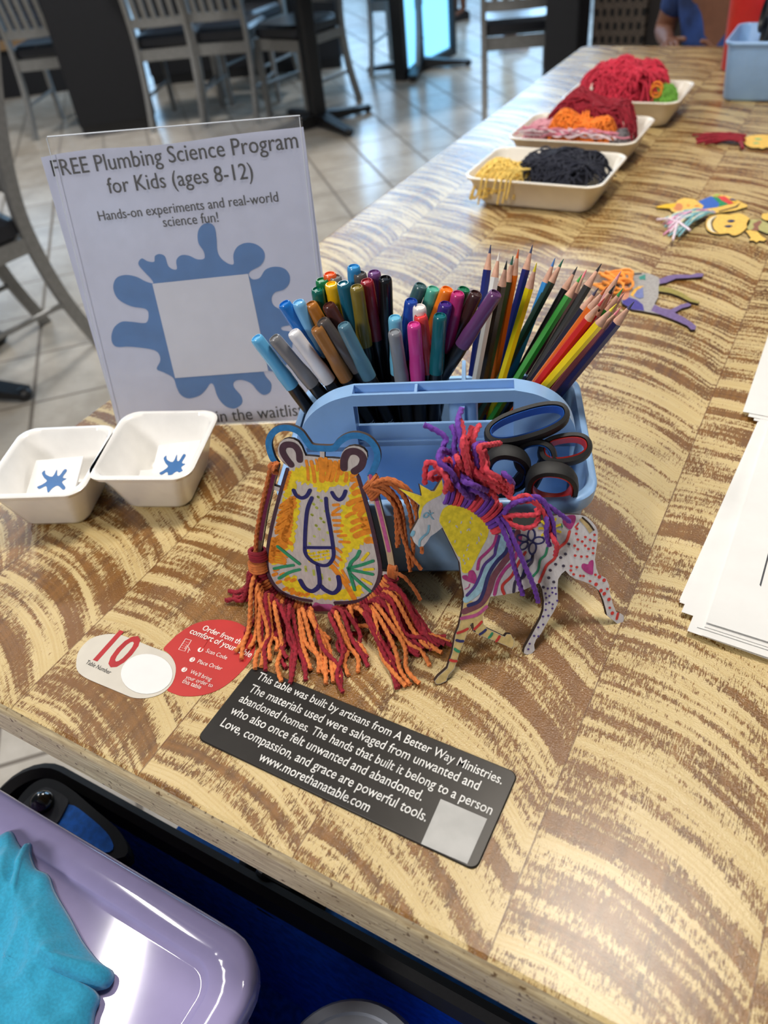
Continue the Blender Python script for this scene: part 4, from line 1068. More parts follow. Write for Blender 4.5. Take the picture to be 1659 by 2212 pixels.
BODY += [U2(*p) for p in [(920,1240),(888,1335),(842,1440),(848,1505),(882,1552),(1060,1636),(1082,1610),(1122,1612),(1156,1680),(1150,1730),(1128,1756),(1060,1720),(960,1680),(810,1622),(755,1590),(735,1540),(732,1500),(700,1560),(660,1680),(612,1790),(582,1890),(558,1960),(500,2020),(480,2080),(420,2108),(378,2110),(362,2080),(400,2030),(490,1950),(540,1790),(570,1620),(604,1540),(640,1380),(655,1250),(655,1205),(635,1100),(612,900),(560,790),(500,670),(440,550),(380,600),(320,640),(290,690),(250,738),(205,742),(160,700),(132,640),(130,595),(168,530),(205,460),(200,400),(214,330)]]
m = MB(); bpu = [UP_.at(*p) for p in BODY]
m.prism(bpu, -UP_.n * TH, UPLY, BURN)
def us(Z, pts, w, mat, off=o3): stroke(m, UP_, [Z(*p) for p in pts], w * 0.56, mat, off)
def uf(Z, pts, mat, off=o1, smooth=True): fill(m, UP_, [Z(*p) for p in pts], mat, off, smooth)
UYEL = ink((244, 222, 54)); LB = ink((128, 182, 208)); SKYB = ink((158, 200, 220)); MAG = ink((180, 62, 134)); UNV = ink((48, 52, 110)); PUR = ink((84, 62, 140)); BRN = ink((126, 74, 88)); URED = ink((206, 62, 58)); UGR = ink((54, 150, 110)); UDK = ink((62, 56, 78))
# the tan front leg
uf(U2, [(672,1270),(760,1290),(850,1220),(905,1120),(918,1200),(915,1245),(885,1335),(840,1440),(845,1505),(880,1555),(1060,1640),(1082,1612),(1120,1614),(1153,1680),(1148,1728),(1126,1752),(1060,1717),(960,1677),(810,1619),(757,1588),(738,1540),(732,1496),(697,1560),(657,1680),(609,1790),(579,1890),(555,1957),(497,2017),(477,2076),(420,2104),(381,2106),(366,2080),(403,2032),(493,1952),(543,1792),(573,1622),(607,1542),(643,1380),(658,1262)], ULEG, o1, False)
uf(U2, [(8,161),(236,240),(218,126),(330,190),(364,190),(434,72),(450,190),(420,230),(340,270),(290,300),(250,340),(235,380),(215,465),(208,460),(203,400),(218,328)], UYEL, o1, False)
uf(U2, [(545,310),(660,322),(740,350),(800,400),(880,450),(905,520),(890,640),(830,760),(770,880),(710,990),(640,995),(618,880),(565,785),(500,660),(445,552),(410,480),(440,380),(490,335)], UYEL, o1, True)
rnd = random.Random(3)
for k in range(34):
    x = rnd.uniform(480, 850); y = rnd.uniform(420, 900)
    if x < 480 + (y - 420) * 0.28 or x > 900 - (y - 420) * 0.35: continue
    us(U2, [(x, y), (x + rnd.uniform(-14, 14), y + 16)], .0007, UPLY, o2)
us(U2, [(262,415),(252,440),(275,452),(300,430),(290,405),(268,410)], .0008, LB); us(U2, [(300,430),(345,405)], .0007, LB); us(U2, [(310,380),(325,440),(350,470)], .0006, LB); us(U2, [(140,620),(150,600)], .0024, LB); us(U2, [(305,535),(295,600),(250,640),(215,680),(212,735)], .0013, LB)
def heart(Z, pts, mat): uf(Z, pts, mat, o2, True)
heart(U2, [(770,1110),(700,1090),(645,1060),(640,1030),(680,1025),(695,1040),(700,990),(740,975),(770,1010),(780,1060)], MAG); us(U2, [(710,1115),(700,1145),(665,1165)], .0007, PINK)
# rainbow bands across the body
us(U2, [(985,610),(950,720),(880,800),(810,870),(790,965)], .0018, MAG)
us(U2, [(1005,640),(970,760),(955,830),(860,920),(810,1040),(760,1140),(685,1225)], .0019, PUR)
us(U2, [(1045,640),(1020,790),(930,900),(850,1010),(800,1170),(680,1265)], .0046, SKYB, o2)
us(U2, [(1145,590),(1080,780),(980,890),(900,1020),(850,1190),(800,1285),(700,1325)], .0024, UNV)
us(U2, [(1190,600),(1120,800),(1040,910),(950,1040),(900,1190),(820,1310),(660,1385)], .0040, BRN, o2)
us(U2, [(1220,640),(1160,860),(1060,970),(990,1090),(960,1215)], .0022, MAG)
us(U2, [(880,1340),(780,1420),(630,1455)], .0022, PINK, o3)
us(U2, [(1265,800),(1200,900),(1130,1030),(1050,1110),(1035,1160),(1055,1210)], .0019, URED)
us(U2, [(1340,820),(1330,890),(1290,940),(1250,1040),(1170,1080),(1150,1190)], .0019, UDK)
us(U3, [(565,790),(540,880),(480,940),(455,1060),(385,1140)], .0016, UGR)
us(U3, [(830,600),(790,720),(700,800),(650,920),(560,1000),(520,1090),(470,1200)], .0019, URED)
for (cx_, cy_, rx, ry, rot) in [(375,640,42,70,0),(270,680,70,38,15),(285,770,60,36,-38),(390,800,42,70,8),(460,705,68,40,-8)]:
    r = radians(rot); us(U3, [(cx_ + rx * cos(t) * cos(r) - ry * sin(t) * sin(r), cy_ + rx * cos(t) * sin(r) + ry * sin(t) * cos(r)) for t in [2 * pi * k / 12 for k in range(13)]], .0011, UNV, o4)
us(U3, [(395,870),(370,930),(310,970),(300,1030),(270,1120),(240,1180)], .0015, UNV)
for a in range(9):
    t = radians(a * 40 - 20); us(U3, [(600 + 45 * cos(t), 560 + 45 * sin(t)), (600 + 130 * cos(t), 560 + 130 * sin(t))], .0015, UYEL, o3)
dot(m, UP_, U3(600, 560), .003, UYEL, o3, 12)
us(U3, [(735,510),(745,545)], .0008, UGR)
heart(U3, [(835,575),(770,520),(748,470),(780,420),(850,400),(900,410),(905,460),(880,520)], MAG); heart(U3, [(1105,1115),(1030,1090),(980,1040),(975,1000),(1000,980),(1050,990),(1065,960),(1100,938),(1118,960),(1115,1040)], MAG)
us(U3, [(935,500),(900,545)], .0010, URED)
for x, y in [(920,565),(912,625),(930,695),(1020,665),(982,718),(1078,698),(1128,712),(1130,638),(892,768),(930,810),(1018,768),(1058,806),(1114,796),(1112,858),(897,886),(972,898),(1040,898),(850,1012),(918,1025),(846,1063),(880,1110),(960,1128),(998,1130),(1140,1115),(1076,1192),(1282,1285),(1312,1510)]: dot(m, UP_, U3(x, y), .0009, URED, o3, 7, 1.3)
for x, y in [(1188,1140),(1244,1180),(1148,1230),(1206,1304),(1246,1342),(1302,1410),(1342,1574)]: dot(m, UP_, U3(x, y), .0014, URED, o3, 9)
us(U3, [(1410,1580),(1395,1640)], .0018, URED)
for x, y in [(822,748),(782,868),(725,910),(664,990),(758,1010),(600,1062),(582,1152),(642,1202),(519,1264)]: dot(m, UP_, U3(x, y), .0010, UDK, o3, 8, 1.3)
for x, y in [(572,1280),(622,1275),(660,1272),(544,1340),(590,1368),(626,1328),(668,1344),(552,1390),(684,1425),(550,1465),(588,1448),(630,1468),(545,1535),(626,1518),(514,1614),(578,1604),(516,1710),(458,1744),(408,1846),(460,1850),(355,1940),(338,2005)]: dot(m, UP_, U3(x, y), .0008, PUR, o3, 6, 1.2)
for (a, b, mat) in [((592,1600),(690,1560),URED),((582,1672),(645,1682),UNV),((565,1760),(605,1785),UGR),((520,1870),(578,1880),URED),((760,1560),(830,1490),URED),((815,1612),(870,1570),UNV),((905,1645),(935,1605),UGR),((978,1680),(1008,1635),URED)]: us(U2, [a, ((a[0]+b[0])/2, (a[1]+b[1])/2 + 4), b], .0017, mat)
uf(U2, [(735,1500),(748,1500),(752,1550),(775,1592),(757,1588),(738,1545)], BURN, o2, False)
uf(U3, [(945,455),(985,430),(1060,510),(1120,580),(1070,620),(1020,540)], ink((196, 172, 122)), o2, False)
us(U3, [(985,432),(1060,500),(1120,580)], .0010, BURN, o3)
reparent_world(m.build('body_panel', smooth=False), uni)
# dark mane bar behind the neck
m = MB(); ribbon(m, [U2(*p) for p in [(465,240),(560,250),(680,275),(780,330),(880,410),(950,500),(1010,590)]], .0024, ink((70, 68, 76)), BURN, UP_, TH, -0.0004); reparent_world(m.build('mane_bar', smooth=False, label='dark slotted mane bar'), uni)
U4 = lambda x, y: (880 + 0.2532 * x, 860 + 0.2532 * y)
def mane(pts, mat, o0=0.004, o1_=0.010, r=0.0017):
    n = len(pts) - 1; mm = MB(); yarn(mm, [UP_.at(*U4(*q), o0 + (o1_ - o0) * sin(pi * min(1.0, 0.15 + 0.85 * i / n))) for i, q in enumerate(pts)], mat, r); reparent_world(mm.build('yarn_strand'), uni)
MANE = [(YP, [(420,720),(330,560),(300,430),(330,350),(270,290),(140,225)]), (YP, [(500,740),(430,600),(400,430),(410,320),(375,235)]), (YP, [(520,700),(470,520),(450,330),(430,200),(465,90)]), (YR, [(540,720),(500,560),(470,400),(480,300),(455,190)]),
        (YR, [(600,740),(560,560),(520,440),(530,330),(550,240)]), (YR, [(620,760),(600,540),(560,400),(580,300),(615,230)]), (YP, [(600,700),(590,520),(570,420),(620,390),(690,400)]), (YR, [(640,780),(640,520),(610,420),(700,400),(790,385)]),
        (YR, [(330,780),(340,640),(250,570),(170,550),(150,640),(150,730)]), (YR, [(380,790),(330,660),(230,630),(190,680),(250,690),(280,670)]), (YR, [(450,780),(420,620),(370,530),(270,525)]), (YP, [(440,760),(380,640),(270,540),(300,440),(420,520)]),
        (YP, [(560,860),(500,760),(440,650),(390,590),(450,530),(630,490)]), (YP, [(540,850),(470,720),(400,640),(380,560)]), (YP, [(620,800),(520,700),(440,640),(470,560)]), (YP, [(680,790),(560,740),(470,700),(420,600)]), (YR, [(700,830),(600,760),(520,650),(450,580),(530,600)]), (YR, [(780,800),(680,720),(580,650),(470,580),(440,470)]),
        (YR, [(850,780),(720,700),(600,640),(560,560),(580,470)]), (YR, [(880,760),(780,680),(680,620),(660,530),(660,450)]), (YR, [(890,780),(800,720),(700,680),(600,600)]), (YR, [(820,800),(740,760),(640,700),(560,640)]), (YR, [(880,820),(880,740),(800,690),(720,690)]), (YP, [(900,740),(870,690),(820,640),(870,730)]), (YR, [(760,860),(700,780),(630,700)]), (YP, [(680,860),(600,800),(480,760),(430,700)]), (YP, [(520,850),(450,770),(400,700),(360,620)]), (YR, [(320,800),(340,720),(300,620),(240,580)]), (YP, [(600,620),(620,560),(630,490)]), (YR, [(660,640),(680,560),(660,460),(640,420)]),
        (YP, [(420,700),(400,560),(380,440)]), (YR, [(480,640),(430,520),(420,470)]), (YP, [(560,560),(480,420),(460,380)]), (YP, [(640,700),(610,600),(590,500)]), (YR, [(600,720),(520,540),(490,360),(530,340)])]
for i, (mat, pts) in enumerate(MANE): mane(pts, mat, 0.003, 0.008 + 0.004 * (i % 4))
LOOSE = [(YP, [(760,1020),(800,1080),(830,1160),(865,1240),(890,1330),(900,1400),(930,1500),(985,1680)]), (YP, [(790,1020),(850,1080),(900,1200),(960,1330),(1010,1450),(1060,1560),(1095,1660),(1115,1740)]),
         (YR, [(810,1020),(900,1000),(1020,1000),(1100,990),(1130,940),(1060,880),(930,880),(820,800)]), (YR, [(820,1030),(900,1080),(1000,1110),(1090,1080),(1120,1000),(1100,940)]), (YP, [(820,990),(880,910),(960,880),(1080,860),(1200,920),(1300,990),(1385,1055)]), (YP, [(830,960),(930,890),(1080,840),(1160,880),(1200,960),(1240,1060),(1250,1170),(1260,1240)]),
         (YR, [(900,870),(1000,830),(1080,870),(1130,930),(1180,1010),(1210,1110),(1215,1180)]), (YP, [(1170,950),(1190,1050),(1185,1160),(1210,1260)]), (YR, [(1215,1150),(1262,1230),(1275,1270),(1262,1340)])]
for i, (mat, pts) in enumerate(LOOSE): mane(pts, mat, 0.004, 0.010, 0.0016)
mb_pts = resample(catmull([UP_.at(*U2(*p), -0.001) for p in [(470,238),(560,248),(680,275),(780,330),(880,410),(950,500),(990,560)]], 6), 0.0031)
for gi in range(0, len(mb_pts) - 1, 2):
    mm = MB()
    for p in mb_pts[gi:gi + 2]:
        i = mb_pts.index(p); t = (mb_pts[min(i + 1, len(mb_pts) - 1)] - mb_pts[max(i - 1, 0)]).normalized(); b = UP_.n.cross(t)
        mm.tube([p + b * (0.0075 * cos(a) + 0.003) + UP_.n * 0.0042 * sin(a) for a in [2 * pi * k / 12 for k in range(12)]], 0.0016, YR if (gi // 2) % 2 else YP, 6, closed=True)
    reparent_world(mm.build('yarn_knot'), uni)

# ------------------------------------------------------------------ yarn trays along the far half of the table
TRAYPL = M((226, 220, 208), 0.3, var=0.015, coat=0.2)
GTR = 'cream plastic trays of cut yarn'
def tray(loc, label): return tub('yarn_tray', label, 'tray', loc, 0.0, 0.083, 0.055, 0.1005, 0.0715, 0.0445, 0.022, TRAYPL, None, 0.0025, 0.005)
TA, TBc, TC = V((-0.390, 1.137, TZ)), V((-0.396, 1.322, TZ)), V((-0.382, 1.545, TZ))
tray(TA, 'nearest cream tray holding navy and yellow yarn'); tray(TBc, 'middle cream tray holding orange and crimson yarn'); tray(TC, 'farthest cream tray heaped with pinkish red yarn')
def bundle(name, label, c, size, rgb, n, L, heading, spread=0.5, seed=0, h0=0.008, r=0.0015, limp=0.3, wave=0.004):
    """a heap of cut yarn lengths lying roughly one way"""
    rnd = random.Random(seed); m = MB(); mat = M(rgb, 0.85, var=0.12, scale=300, sheen=0.08); sx, sy, sz = size
    cores = MB()
    m.sphere(V(c) + V((0, 0, h0 + sz * 0.40)), 1.0, mat, (sx * 0.72, sy * 0.72, sz * 0.42), 18, 10)
    for i in range(n):
        a = heading + rnd.gauss(0, spread); u = rnd.uniform(-1, 1); v = rnd.uniform(-1, 1)
        if u * u + v * v > 1: u *= 0.6; v *= 0.6
        px, py = sx * u * 0.8, sy * v * 0.8
        l = L * rnd.uniform(0.6, 1.1); path = []
        top = rnd.uniform(0.85, 1.12)
        for k in range(7):
            t = -0.5 + k / 6; x = px + cos(a) * l * t + rnd.gauss(0, wave); y = py + sin(a) * l * t + rnd.gauss(0, wave)
            if abs(x) > sx: x = sx * (1 if x > 0 else -1) * rnd.uniform(0.94, 1.0)
            if abs(y) > sy: y = sy * (1 if y > 0 else -1) * rnd.uniform(0.94, 1.0)
            q = (x / sx) ** 4 + (y / sy) ** 4
            z = h0 + sz * top * (max(0, 1 - q)) ** 0.35 * (0.86 + 0.14 * sin(x * 70 + seed) * cos(y * 60)) if q < 1 else h0 + 0.002
            if q > 0.85: z += rnd.uniform(0, 0.008)
            path.append(V(c) + V((x, y, max(z, 0.004))))
        m.tube(catmull(path, 3), r, mat, 5)
    return tag(m.build(name), label, 'yarn')
bundle('yarn_bundle', 'navy yarn filling the right of the nearest cream tray', TA + V((0.018, 0.012, 0)), (0.070, 0.050, 0.052), (22, 26, 44), 260, 0.075, 0.5, 0.7, 1)
bundle('yarn_bundle', 'yellow yarn spilling over the front of the nearest cream tray', TA + V((-0.055, -0.030, 0)), (0.040, 0.036, 0.046), (240, 206, 108), 130, 0.06, 1.3, 0.5, 2)
m = MB(); mat = M((240, 206, 108), 0.85, var=0.12, scale=300, sheen=0.06)
for (x, dy, l) in ((-0.068, 0, 0.035), (-0.060, 0.01, 0.026), (-0.046, 0, 0.018), (-0.038, 0.01, 0.032), (-0.030, 0, 0.030), (-0.024, 0.004, 0.024)):
    m.tube(catmull([TA + V((x + 0.012, -0.03, 0.048)), TA + V((x + 0.004, -0.055, 0.053)), TA + V((x, -0.073, 0.050)), TA + V((x - 0.003, -0.0775, 0.044 - l * 0.5)), TA + V((x - 0.006, -0.078, 0.044 - l))], 4), 0.0014, mat, 6)
tag(m.build('loose_yarn'), 'few yellow strands hanging down the front of the nearest tray', 'yarn')
bundle('yarn_bundle', 'crimson yarn across the back of the middle cream tray', TBc + V((0.008, 0.02, 0)), (0.074, 0.036, 0.080), (150, 16, 40), 320, 0.09, -0.1, 0.35, 3)
bundle('yarn_bundle', 'bright orange yarn at the front of the middle cream tray', TBc + V((0.010, -0.030, 0)), (0.056, 0.026, 0.066), (244, 132, 36), 260, 0.045, 1.2, 0.7, 4)
bundle('yarn_bundle', 'pale pink and white yarn at the left end of the middle tray', TBc + V((-0.060, -0.020, 0.004)), (0.025, 0.034, 0.050), (214, 152, 164), 120, 0.05, 0.9, 0.6, 5)
m = MB(); PW = M((226, 206, 212), 0.8, var=0.1, sheen=0.06); rnd = random.Random(6)
for k in range(16):
    x0 = rnd.uniform(-0.09, 0.02); pts = [TBc + V((x0 + 0.02 * j + rnd.uniform(-.006, .006), -0.060 + rnd.uniform(-.008, .006), 0.047 + rnd.uniform(0, 0.012))) for j in range(5)]
    m.tube(catmull(pts, 4), 0.0014, PW if k % 2 else M((214, 130, 150), 0.8, var=0.1, sheen=0.06), 5)
tag(m.build('loose_yarn'), 'thin white and pink strands along the front rim of the middle tray', 'yarn')
bundle('yarn_bundle', 'grey meshy yarn at the right end of the middle tray', TBc + V((0.067, -0.015, 0.002)), (0.014, 0.034, 0.036), (112, 108, 112), 60, 0.03, 0.8, 0.9, 7)
m = MB()
for k in range(3): m.tube(catmull([TBc + V((-0.01 + 0.004 * k, 0.05, 0.066)), TBc + V((-0.006 + 0.004 * k, 0.03, 0.074)), TBc + V((0.002 + 0.004 * k, 0.0, 0.072)), TBc + V((0.006 + 0.005 * k, -0.02, 0.062))], 4), 0.0016, M((244, 136, 44), 0.85, var=0.1), 6)
tag(m.build('loose_yarn'), 'orange strands lying across the crimson yarn', 'yarn')
bundle('yarn_bundle', 'pinkish red yarn heaped high in the farthest tray', TC + V((-0.010, 0.006, 0)), (0.080, 0.056, 0.082), (206, 40, 68), 420, 0.08, 0.2, 0.8, 8)
bundle('yarn_bundle', 'leaf green yarn at the right end of the farthest tray', TC + V((0.066, -0.006, 0.006)), (0.018, 0.040, 0.040), (112, 172, 60), 110, 0.04, 0.8, 0.9, 9)
bundle('yarn_bundle', 'small tuft of lime green yarn on top of the red heap', TC + V((-0.005, 0.034, 0.062)), (0.028, 0.014, 0.012), (150, 186, 70), 26, 0.05, 0.3, 0.6, 10)
m = MB()
for k in range(2): m.tube([TC + V((0.058 + 0.009 * cos(a), -0.042 + 0.004 * k, 0.054 + 0.009 * sin(a) + 0.005 * k)) for a in [2 * pi * j / 14 for j in range(14)]], 0.0016, M((240, 140, 40), 0.8, var=0.1), 6, closed=True)
tag(m.build('loose_yarn'), 'small orange yarn loop on the right front of the farthest heap', 'yarn')

# ------------------------------------------------------------------ finished cut-outs lying on the table
CUT = 0.003
def flat(name, label, pieces, cat='cut-out'):
    o = thing(name, label, cat, at(*pieces[0][0][0])); m = MB(); k = 0
    for pts, mat, z, sm in pieces:
        if z == 0:
            q = [at(*p, TZ + CUT) for p in pts]; q = catmull(q, 4, True) if sm else q; m.prism(q, V((0, 0, -CUT + 0.0001)), mat, BURN)
        else:
            q = [at(*p, TZ + CUT + 0.0002 * z) for p in pts]; q = catmull(q, 4, True) if sm else q; m.poly(q, mat)
    reparent_world(m.build('panel', smooth=False), o); return o
S7 = lambda l: [(1400 + x * 0.1561, 240 + y * 0.1561) for x, y in l]
TANW = ink((232, 190, 92)); 
bird = flat('winged_cutout', 'yellow-beaked cut-out with blue and green stripes beside the pastel yarn', [
    (S7([(108,1322),(250,1290),(380,1270),(420,1225),(500,1200),(640,1215),(690,1250),(860,1175),(960,1150),(1090,1170),(1240,1235),(1375,1300),(1370,1325),(1200,1375),(940,1410),(780,1370),(640,1410),(450,1415),(330,1390),(300,1350)]), TANW, 0, False),
    (S7([(108,1322),(250,1285),(390,1275),(370,1330),(300,1345),(120,1338)]), ink((236, 190, 40)), 1, False), (S7([(370,1290),(440,1275),(480,1310),(460,1370),(390,1375),(350,1340)]), ink((208, 132, 84)), 1, True),
    (S7([(690,1250),(870,1175),(940,1210),(990,1290),(960,1330),(740,1360),(770,1310)]), ink((52, 100, 188)), 1, False), (S7([(880,1178),(960,1190),(1120,1285),(970,1325),(990,1280)]), ink((34, 140, 88)), 2, False),
    (S7([(960,1180),(1060,1175),(1110,1210),(1190,1270),(1120,1290),(1010,1230)]), ink((214, 64, 64)), 3, False), (S7([(1090,1210),(1130,1240),(1240,1250),(1200,1275)]), ink((240, 196, 60)), 4, False), (S7([(1120,1205),(1180,1210),(1230,1240),(1160,1235)]), ink((60, 66, 110)), 5, False), (S7([(905,1160),(960,1148),(1010,1165),(930,1172)]), ink((170, 204, 90)), 4, False),
    (S7([(530,1300),(575,1295),(580,1310),(535,1315)]), ink((222, 120, 50)), 2, False), (S7([(640,1305),(700,1300),(710,1315),(650,1320)]), ink((222, 120, 50)), 2, False), (S7([(960,1385),(1200,1320),(1290,1262),(1230,1330),(1000,1390)]), ink((70, 54, 40)), 2, False)])
m = MB(); rnd = random.Random(12); PAST = [ink((130, 186, 196)), ink((232, 214, 226)), ink((222, 150, 186)), ink((236, 226, 180))]
for k in range(34):
    a = V(at(*S7([(rnd.uniform(560, 930), rnd.uniform(1375, 1410))])[0], TZ + 0.006)); e = at(*S7([(rnd.uniform(200, 480), rnd.uniform(1480, 1760))])[0], TZ + 0.002 + rnd.uniform(0, 0.006))
    md = a.lerp(e, 0.5) + V((rnd.uniform(-.008, .008), rnd.uniform(-.008, .008), 0.006))
    m.tube(catmull([a, md, e], 5), 0.0014, PAST[(k * 7) % 4 if k % 3 else 0], 6)
for pts in ([(300,1500),(420,1530),(580,1650)], [(400,1560),(370,1680),(345,1780)], [(120,1500),(260,1490),(430,1470)]): m.tube([at(*p, TZ + 0.011) for p in S7(pts)], 0.0016, PAST[1], 6)
reparent_world(m.build('pastel_yarn', label='white, pink and teal yarn tail'), bird)
monkey = flat('monkey_cutout', 'yellow round-faced cut-out with dark oval eyes, hooped head and one hand in view', [
    (S7([(800,1590),(810,1500),(880,1445),(1000,1425),(1130,1430),(1250,1415),(1360,1450),(1410,1500),(1400,1560),(1340,1640),(1260,1700),(1180,1720),(1110,1690),(1000,1700),(880,1680),(820,1640)]), TANW, 0, True),
    (S7([(1390,1500),(1560,1500),(1640,1540),(1760,1600),(1760,1700),(1640,1690),(1540,1650),(1480,1660),(1380,1640),(1360,1560)]), ink((176, 170, 110)), 0, False),
    (S7([(1350,1655),(1440,1640),(1520,1670),(1560,1720),(1640,1770),(1600,1800),(1540,1790),(1500,1815),(1460,1790),(1400,1790),(1420,1750)]), TANW, 0, False),
    (S7([(1580,1420),(1700,1410),(1760,1440),(1760,1520),(1620,1510),(1570,1480)]), TANW, 0, False),
    (S7([(815,1590),(830,1510),(900,1460),(960,1450),(890,1500),(870,1570),(900,1640),(970,1680),(880,1665)]), ink((240, 226, 196)), 1, True), (S7([(870,1560),(890,1500),(950,1455),(910,1510),(890,1570),(920,1640),(980,1690),(900,1650)]), BURN, 2, True),
    (S7([(1090,1520),(1150,1500),(1205,1515),(1150,1540)]), ink((50, 56, 90)), 3, True), (S7([(1050,1590),(1110,1575),(1170,1590),(1110,1608)]), ink((50, 56, 90)), 3, True), (S7([(1450,1560),(1540,1510),(1580,1530),(1520,1600),(1540,1650),(1420,1650),(1470,1610)]), ink((140, 92, 74)), 2, False)])
doll = flat('doll_cutout', 'yellow oval-faced cut-out with dark red yarn hair at the right edge', [
    (S7([(1310,410),(1340,370),(1420,340),(1560,325),(1700,340),(1760,420),(1700,500),(1640,500),(1580,520),(1530,505),(1440,505),(1360,470)]), TANW, 0, True),
    (S7([(1470,380),(1530,372),(1575,388),(1520,404)]), ink((150, 186, 120)), 1, True), (S7([(1450,440),(1500,430),(1545,445),(1490,455)]), ink((150, 186, 120)), 1, True)])
m = MB(); rnd = random.Random(14)
for k in range(22):
    a = at(*S7([(rnd.uniform(1240, 1360), rnd.uniform(330, 430))])[0], TZ + 0.006); y = rnd.choice((430, 440, 350, 320, 380, 450)); e = at(*S7([(rnd.uniform(610, 950), y + rnd.uniform(-20, 20))])[0], TZ + 0.002)
    m.tube(catmull([a, a.lerp(e, 0.5) + V((0, rnd.uniform(-.008, .008), 0.004)), e], 5), 0.0017, YC, 6)
for k in range(5): m.tube([at(*p, TZ + 0.006) for p in S7([(1230 + 8 * k, 350), (1270 + 6 * k, 420), (1300 + 4 * k, 510)])], 0.0017, YC, 6)
reparent_world(m.build('yarn_hair', label='dark red yarn hair'), doll)
S9 = lambda l: [(1360 + x * 0.2623, 380 + y * 0.2623) for x, y in l]
beast = flat('pony_cutout', 'grey-bodied pony cut-out with purple legs lying behind the coloured pencils', [
    (S9([(-60,840),(0,805),(60,795),(150,800),(230,830),(250,850),(320,820),(400,810),(500,815),(560,800),(610,805),(600,830),(480,840),(380,845),(300,880),(245,890),(240,910),(330,920),(430,960),(520,1020),(575,1035),(565,1050),(500,1035),(410,990),(340,965),(240,950),(235,1000),(205,1055),(260,1085),(340,1100),(420,1060),(480,1045),(510,1060),(490,1075),(430,1090),(370,1125),(440,1160),(510,1205),(548,1235),(540,1265),(505,1265),(480,1235),(380,1190),(250,1140),(120,1115),(20,1100),(-60,1050),(-90,950)]), ink((158, 154, 152)), 0, False),
    (S9([(245,850),(320,820),(400,810),(500,815),(560,800),(610,805),(600,830),(480,840),(380,845),(300,880),(248,888)]), ink((112, 92, 140)), 1, False), (S9([(240,910),(330,920),(430,960),(520,1020),(575,1035),(565,1050),(500,1035),(410,990),(340,965),(240,948)]), ink((146, 134, 64)), 1, False),
    (S9([(205,1060),(260,1085),(340,1100),(420,1060),(480,1045),(510,1060),(490,1075),(430,1090),(370,1125),(440,1160),(510,1205),(548,1235),(540,1265),(505,1265),(480,1235),(380,1190),(250,1140),(175,1110)]), ink((112, 92, 140)), 1, False),
    (S9([(-60,1010),(0,1000),(60,1020),(110,1060),(120,1110),(20,1098),(-58,1050)]), ink((66, 58, 140)), 1, False), (S9([(5,980),(30,940),(70,910),(120,905),(60,940),(40,1000)]), ink((230, 176, 70)), 2, False), (S9([(30,985),(60,945),(110,920),(115,1000),(80,1010)]), ink((110, 120, 170)), 3, False), (S9([(75,830),(130,810),(130,860),(110,850),(85,855)]), ink((50, 130, 118)), 2, False), (S9([(20,805),(100,795),(100,808),(30,815)]), ink((50, 46, 50)), 2, False), (S9([(-90,960),(-40,900),(0,930),(-10,1000),(-60,1020)]), ink((200, 140, 110)), 2, True)])
m = MB(); rnd = random.Random(15)
for k in range(9):
    c = at(1318 + rnd.uniform(-12, 20), 606 + rnd.uniform(-10, 22), TZ + 0.006); rr = rnd.uniform(0.005, 0.012)
    m.tube([c + V((rr * cos(a) * 1.6, rr * sin(a), 0.003 * sin(2 * a) + 0.003)) for a in [2 * pi * j / 14 for j in range(14)]], 0.0016, M((236, 150, 62), 0.8, var=0.1), 6, closed=True)
reparent_world(m.build('yarn_mane', label='orange looped yarn mane'), beast)

# ------------------------------------------------------------------ paper stacks at the right edge
SHEET = M((222, 221, 218), 0.55, var=0.01)
def sheet_at(cor, along, w, h, z, name, label, group, frame_=False):
    """a loose sheet with one near-left corner at cor, its left edge running towards along"""
    v = (V(along) - V(cor)); v.z = 0; v.normalize(); e = V((v.y, -v.x, 0)); c = V((cor.x, cor.y, z))
    N = 10; m = MB(); rows = []
    for i in range(N + 1):
        t = i / N; lift = 0.0012 * (2 * t - 1) ** 4
        rows.append([c + v * h * t + e * w * s + V((0, 0, lift + 0.0008 * (abs(2 * s - 1) ** 4))) for s in (0, 0.25, 0.5, 0.75, 1)])
    vs = [p for r in rows for p in r]; fs = []
    for i in range(N):
        for j in range(4): a = i * 5 + j; fs.append((a, a + 1, a + 6, a + 5))
    m.add(vs, fs, SHEET)
    per = [rows[0][j] for j in range(5)] + [rows[i][4] for i in range(1, N + 1)] + [rows[N][j] for j in (3, 2, 1, 0)] + [rows[i][0] for i in range(N - 1, 0, -1)]
    dn = [p - V((0, 0, 0.0003)) for p in per]; n = len(per)
    m.add(per + dn, [(i, (i + 1) % n, n + (i + 1) % n, n + i) for i in range(n)], SHEET)
    m.add([p - V((0, 0, 0.0003)) for p in vs], [f[::-1] for f in fs], SHEET)
    if frame_:
        K = M((60, 60, 64), 0.6)
        def seg(a, b, wd=0.0006):
            t = (b - a).normalized(); q = V((-t.y, t.x, 0)) * wd; up = V((0, 0, 0.0006)); m.add([a + q + up, a - q + up, b - q + up, b + q + up], [(0, 1, 2, 3)], K)
        P = lambda x, y: c + e * x + v * y
        seg(P(0.026, 0.030), P(0.026, h - 0.03)); seg(P(0.026, 0.030), P(w - 0.026, 0.030)); seg(P(w - 0.026, 0.03), P(w - 0.026, h - 0.03))
    o = m.build(name, smooth=False); return tag(o, label, 'paper', group)
GS = 'sheets fanned under the framed top sheet'
low = [((1466,1302),(1640,905)), ((1466,1308),(1632,930)), ((1470,1330),(1628,942)), ((1482,1372),(1650,955)), ((1503,1365),(1648,968)), ((1512,1384),(1660,960)), ((1516,1372),(1650,968)), ((1518,1368),(1652,966))]
